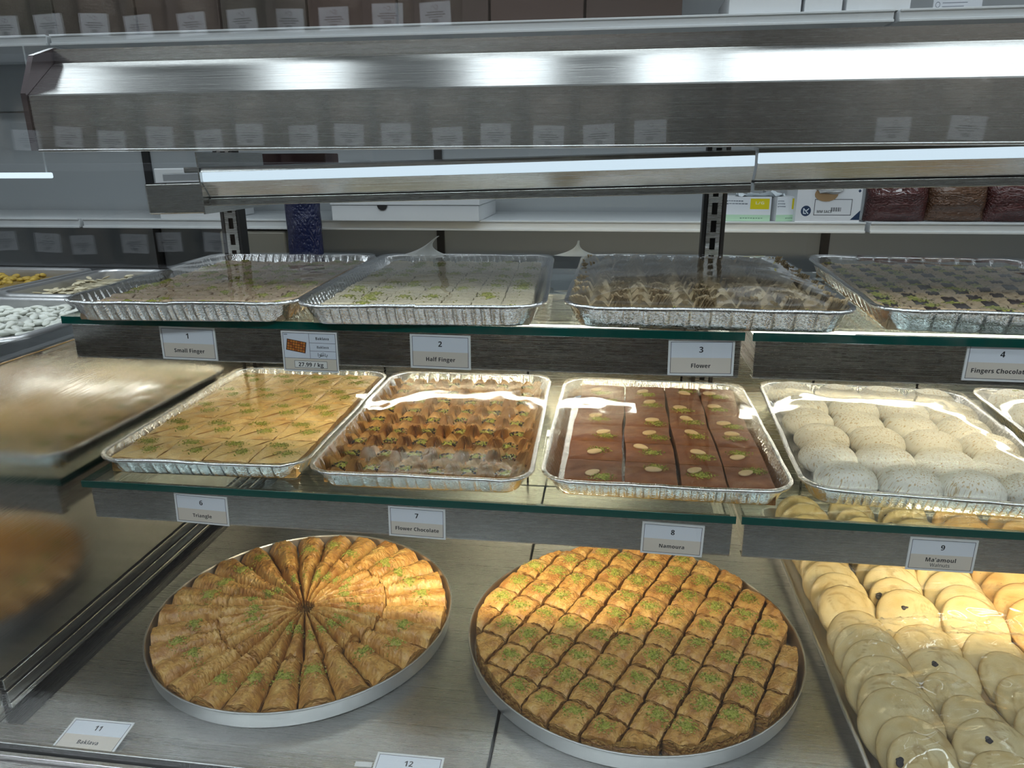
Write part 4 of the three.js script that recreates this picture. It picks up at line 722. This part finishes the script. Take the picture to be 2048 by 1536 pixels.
// crumpled bags: a pillow of foil or film round its contents
function bagGeo(w, h, d, sd) {
  return grid(24, 16, (u, v) => { const a = u * TAU, y = v * h, belly = Math.sin(PI * clamp(v * 0.92 + 0.05)) ** 0.5, c = Math.cos(a), s = Math.sin(a); const x = Math.sign(c) * Math.abs(c) ** 0.7 * w / 2 * (1 - 0.06 * belly), z = s * d / 2 * belly * (1 + 0.25 * noise(u * 8, v * 5, sd)) + 0.004 * noise(x * 50, y * 50, sd); return [x, y + 0.004 * noise(u * 9, sd), z]; }, { wrapU: true, uvf: (u, v) => [u * 2, v] });
}
{
  const maroon = phy({ color: rgb(0.09, 0.022, 0.02), roughness: 0.25, clearcoat: 0.6, bumpMap: rep(crinkle, 2, 2), bumpScale: 0.008 }), brownB = phy({ color: rgb(0.13, 0.06, 0.03), roughness: 0.25, clearcoat: 0.6, bumpMap: rep(crinkle, 2, 2), bumpScale: 0.008 });
  [[0.735, 0.16, maroon], [0.88, 0.15, brownB], [1.02, 0.15, maroon], [1.17, 0.16, brownB]].forEach(([x, w, m], i) => { const o = solo('snack_bag', bagGeo(w, 0.11, 0.09, i * 3), m, `${m === maroon ? 'dark red' : 'brown'} glossy snack bag on the stock shelf, ${['next to the bag carton', 'between two red bags', 'between two brown bags', 'at the row end'][i]}`, 'bag', [x, sy, -2.06]); });
  const navy = phy({ color: rgb(0.006, 0.012, 0.06), roughness: 0.3, clearcoat: 0.5, bumpMap: rep(crinkle, 2, 2), bumpScale: 0.005 });
  const n = thing('navy_bag', 'dark navy snack bag hanging upright beside the flat white carton', 'bag', [-0.83, 0.3, -1.93]); part('bag', bagGeo(0.105, 0.29, 0.04, 8), navy, n);
  part('hang_rail', ext(-0.06, 0.06, 0.29, 0.296, -0.42, 0.0), M.shelfWhite, n);
  const plate = std({ color: rgb(0.26, 0.25, 0.21), metalness: 0.3, roughness: 0.35, bumpMap: rep(cloudy, 2, 2), bumpScale: 0.002 });
  solo('grey_tub', ext(-0.1, 0.1, 0, 0.455, -0.05, 0.05, 0.008), plate, 'tall grey plastic tub standing behind the left post', 'tub', [-1.02, -0.05, -2.05]);
  [[-1.9, 0], [-1.72, 1], [-1.55, 2], [-1.38, 3], [-1.2, 4]].forEach(([x, i]) => { const c = [[0.05, 0.05, 0.05], [0.06, 0.055, 0.05], [0.05, 0.045, 0.05], [0.14, 0.1, 0.02], [0.06, 0.02, 0.05]][i]; solo('dark_bag', bagGeo(0.16, 0.3, 0.08, i * 5 + 2), phy({ color: rgb(...c), roughness: 0.3, clearcoat: 0.5, bumpMap: rep(crinkle, 2, 2), bumpScale: 0.006 }), ['charcoal packet', 'dark grey packet', 'black packet', 'dark yellow packet', 'dark purple packet'][i] + ' standing below the stock shelf lip', 'bag', [x, -0.049, -2.08]); });
  for (let i = 0; i < 9; i++) solo('brown_carton', ext(-0.118, 0.118, 0, rr(0.3, 0.42), -0.14, 0.1, 0.003), std({ color: rgb(0.05 * rr(0.7, 1.3), 0.038, 0.03), roughness: 0.7 }), 'dark brown carton in the closed row on the high shelf', 'box', [-1.9 + i * 0.2425, 0.9305, -2.12], 0, 'dark brown cartons on the high shelf');
  // white cartons on the higher shelf
  [[0.27, 0.44, 0.05], [0.448, 0.535, 0.058], [0.545, 0.69, 0.07], [0.30, 0.5, 0.05]].forEach(([a, b, h], i) => { const y = 0.931 + (i === 3 ? 0.0515 : 0); solo('flat_carton', ext(a, b, 0, i === 3 ? 0.04 : h, -0.1, 0.1, 0.002), M.white, ['wide flat white carton under another carton on the high shelf', 'narrow flat white carton in the middle of the high shelf', 'tall flat white carton at the end of the high shelf row', 'flat white carton lying on top of another on the high shelf'][i], 'box', [0, y, -2.12]); });
  const nt = canvasTex(300, 200, (x, w, h) => { x.fillStyle = '#c9ccd2'; x.fillRect(0, 0, w, h); x.strokeStyle = '#5a606b'; x.lineWidth = 3; for (let i = 0; i < 3; i++) { x.beginPath(); x.arc(28, 40 + i * 62, 13, 0, 7); x.stroke(); for (let j = 0; j < 2; j++) { x.beginPath(); x.moveTo(56, 32 + i * 62 + j * 18); x.lineTo(250 - (i + j) * 20, 32 + i * 62 + j * 18); x.stroke(); } } });
  const s = faceBox(0.11, 0.09, 0.002, nt, M.card); const o = new THREE.Mesh(...s); o.name = 'notice_sheet'; o.position.set(0.81, 0.976, -2.06); scene.add(o); tag(o, 'grey printed notice with three circled lines on the high shelf', 'sign');
  const bl = thing('shelf_tube_lamp', 'short bright tube lamp under the far stock shelf', 'lamp', [-1.72, 0.56, -1.98]); part('tube', ext(-0.12, 0.12, -0.008, 0.008, -0.008, 0.008, 0.004), glow(rgb(0.75, 0.88, 1), 1.2), bl); part('lamp_bracket', merged([ext(-0.1, -0.097, 0.006, 0.342, -0.012, -0.008), ext(0.097, 0.1, 0.006, 0.342, -0.012, -0.008)]), M.panelGrey, bl); areaLight(bl, [0, -0.01, 0], 0.23, 0.014, COOL, 2, [-PI / 2, 0, 0]);
}

// ---------- packet rack behind the photographer, mirrored in the front glass ----------
{
  const rz = 1.6, rackMat = std({ color: rgb(0.1, 0.075, 0.06), roughness: 0.6 });
  const rk = thing('packet_rack', 'dark brown wall rack of labelled packets facing the case', 'rack');
  part('back_board', ext(-2.9, 2.6, FLOOR, 1.75, rz + 0.25, rz + 0.28), rackMat, rk);
  const rowsY = [0.2, 0.59, 0.975];
  for (const y of rowsY) part('rack_shelf', ext(-2.9, 0.4, y - 0.03, y, rz - 0.06, rz + 0.25, 0.003), std({ color: rgb(0.16, 0.16, 0.17), roughness: 0.5 }), rk);
  for (const y of [0.2, 0.59]) part('rack_shelf', ext(0.75, 2.6, y - 0.03, y, rz - 0.06, rz + 0.25, 0.003), std({ color: rgb(0.12, 0.12, 0.13), roughness: 0.5 }), rk);
  for (const x of [-2.9, -1.2, 0.385, 0.75, 2.58]) part('rack_post', ext(x, x + 0.02, FLOOR, 1.75, rz - 0.05, rz + 0.25), rackMat, rk);
  const fills = [[0.14, 0.1, 0.065], [0.18, 0.14, 0.1], [0.11, 0.09, 0.06], [0.21, 0.16, 0.12]].map((c) => phy({ color: rgb(...c), roughness: 0.35, clearcoat: 0.7, clearcoatRoughness: 0.1, bumpMap: rep(crinkle, 3, 3), bumpScale: 0.006 }));
  const lt = canvasTex(256, 180, (x, w, h) => { x.fillStyle = '#eceef2'; x.fillRect(0, 0, w, h); x.strokeStyle = '#6a5a66'; x.lineWidth = 4; x.beginPath(); x.arc(118, 38, 15, 0.4, 5.6); x.moveTo(136, 40); x.quadraticCurveTo(150, 18, 160, 42); x.stroke(); x.fillStyle = '#5c606c'; x.fillRect(60, 72, 136, 7); x.fillRect(44, 90, 168, 7); x.fillRect(70, 108, 116, 6); for (let i = 0; i < 12; i++) x.fillRect(100 + i * 5, 126, 2 + i % 3, 30); });
  const labelMat = std({ map: lt, roughness: 0.6 }), bags = []; for (let i = 0; i < 5; i++) bags.push(bagGeo(0.158, 0.25, 0.09, i * 4 + 1));
  const lg = grid(8, 1, (u, v) => [(0.5 - u) * 0.108, (v - 0.5) * 0.075, -0.0018 * Math.sin(u * PI)], { uvf: (u, v) => [u, v] });
  const mk = (x, y, i, row) => { const t = thing('labelled_packet', `clear packet with white label on the ${row} of the packet rack`, 'packet', [x, y, rz + 0.03], rr(-0.08, 0.08), 'labelled packets on the rack'); part('packet', bags[i % 5], fills[i % 4], t); const l = part('white_label', lg, labelMat, t); l.position.set(rr(-0.012, 0.012), 0.085 + rr(-0.008, 0.012), -0.052); l.rotation.z = rr(-0.06, 0.06); l.material.side = THREE.DoubleSide; };
  rowsY.forEach((y, r) => { const end = r === 2 ? -0.45 : r === 0 ? -1.5 : 0.2; for (let x = -2.78, i = 0; x < end; x += 0.182, i++) mk(x + rr(-0.01, 0.01), y + 0.0005, i + r, ['lowest shelf', 'middle shelf', 'top shelf'][r]); });
  for (const x of [-1.9, -0.5, 1.6]) { const t = thing('rack_lamp', 'slim lamp under the valance of the packet rack', 'lamp', [x, 1.7, 1.25], 0, 'packet rack lamps'); part('tube', ext(-0.55, 0.55, -0.015, 0.015, -0.015, 0.015, 0.006), glow(COOL, 2), t); part('arm', ext(-0.01, 0.01, 0.016, 0.04, -0.01, 0.37), rackMat, t); const l = areaLight(t, [0, -0.012, 0.02], 1.1, 0.03, COOL, 150, [0, 0, 0]); l.rotation.set(0.95, PI, 0); }
  for (let x = 0.9, i = 0; x < 2.3; x += 0.24, i++) mk(x, 0.5905, i, 'far section');
}

// ---------- pinched tufts of film standing on the upper tray rims ----------
{
  const tuft = phy({ color: rgb(0.85, 0.87, 0.86), transmission: 0.35, thickness: 0, roughness: 0.6, side: THREE.DoubleSide });
  const mk = (w, h, lean) => grid(28, 12, (u, v) => { const a = u * TAU, r = w * (0.05 + 0.95 * (1 - v) ** 3) * (1 + 0.12 * noise(Math.cos(a) * 2, Math.sin(a) * 2, v * 2)); return [Math.cos(a) * r + lean * v * v, h * v, Math.sin(a) * r * 0.3]; }, { wrapU: true });
  solo('film_tuft', mk(0.034, 0.03, 0.022), tuft, 'leaning pinched tuft of film on the half finger tray rim', 'film', [-0.3, UP + TR.half.h + 0.0025, -1.178]);
  solo('film_tuft', mk(0.036, 0.024, 0.003), tuft, 'upright pinched tuft of film beside the phyllo flower tray', 'film', [-0.052, UP + TR.half.h + 0.0025, -1.183]);
}

scene.traverse((o) => { if (o.isMesh) { o.castShadow = true; o.receiveShadow = true; } });
renderer.render(scene, camera);
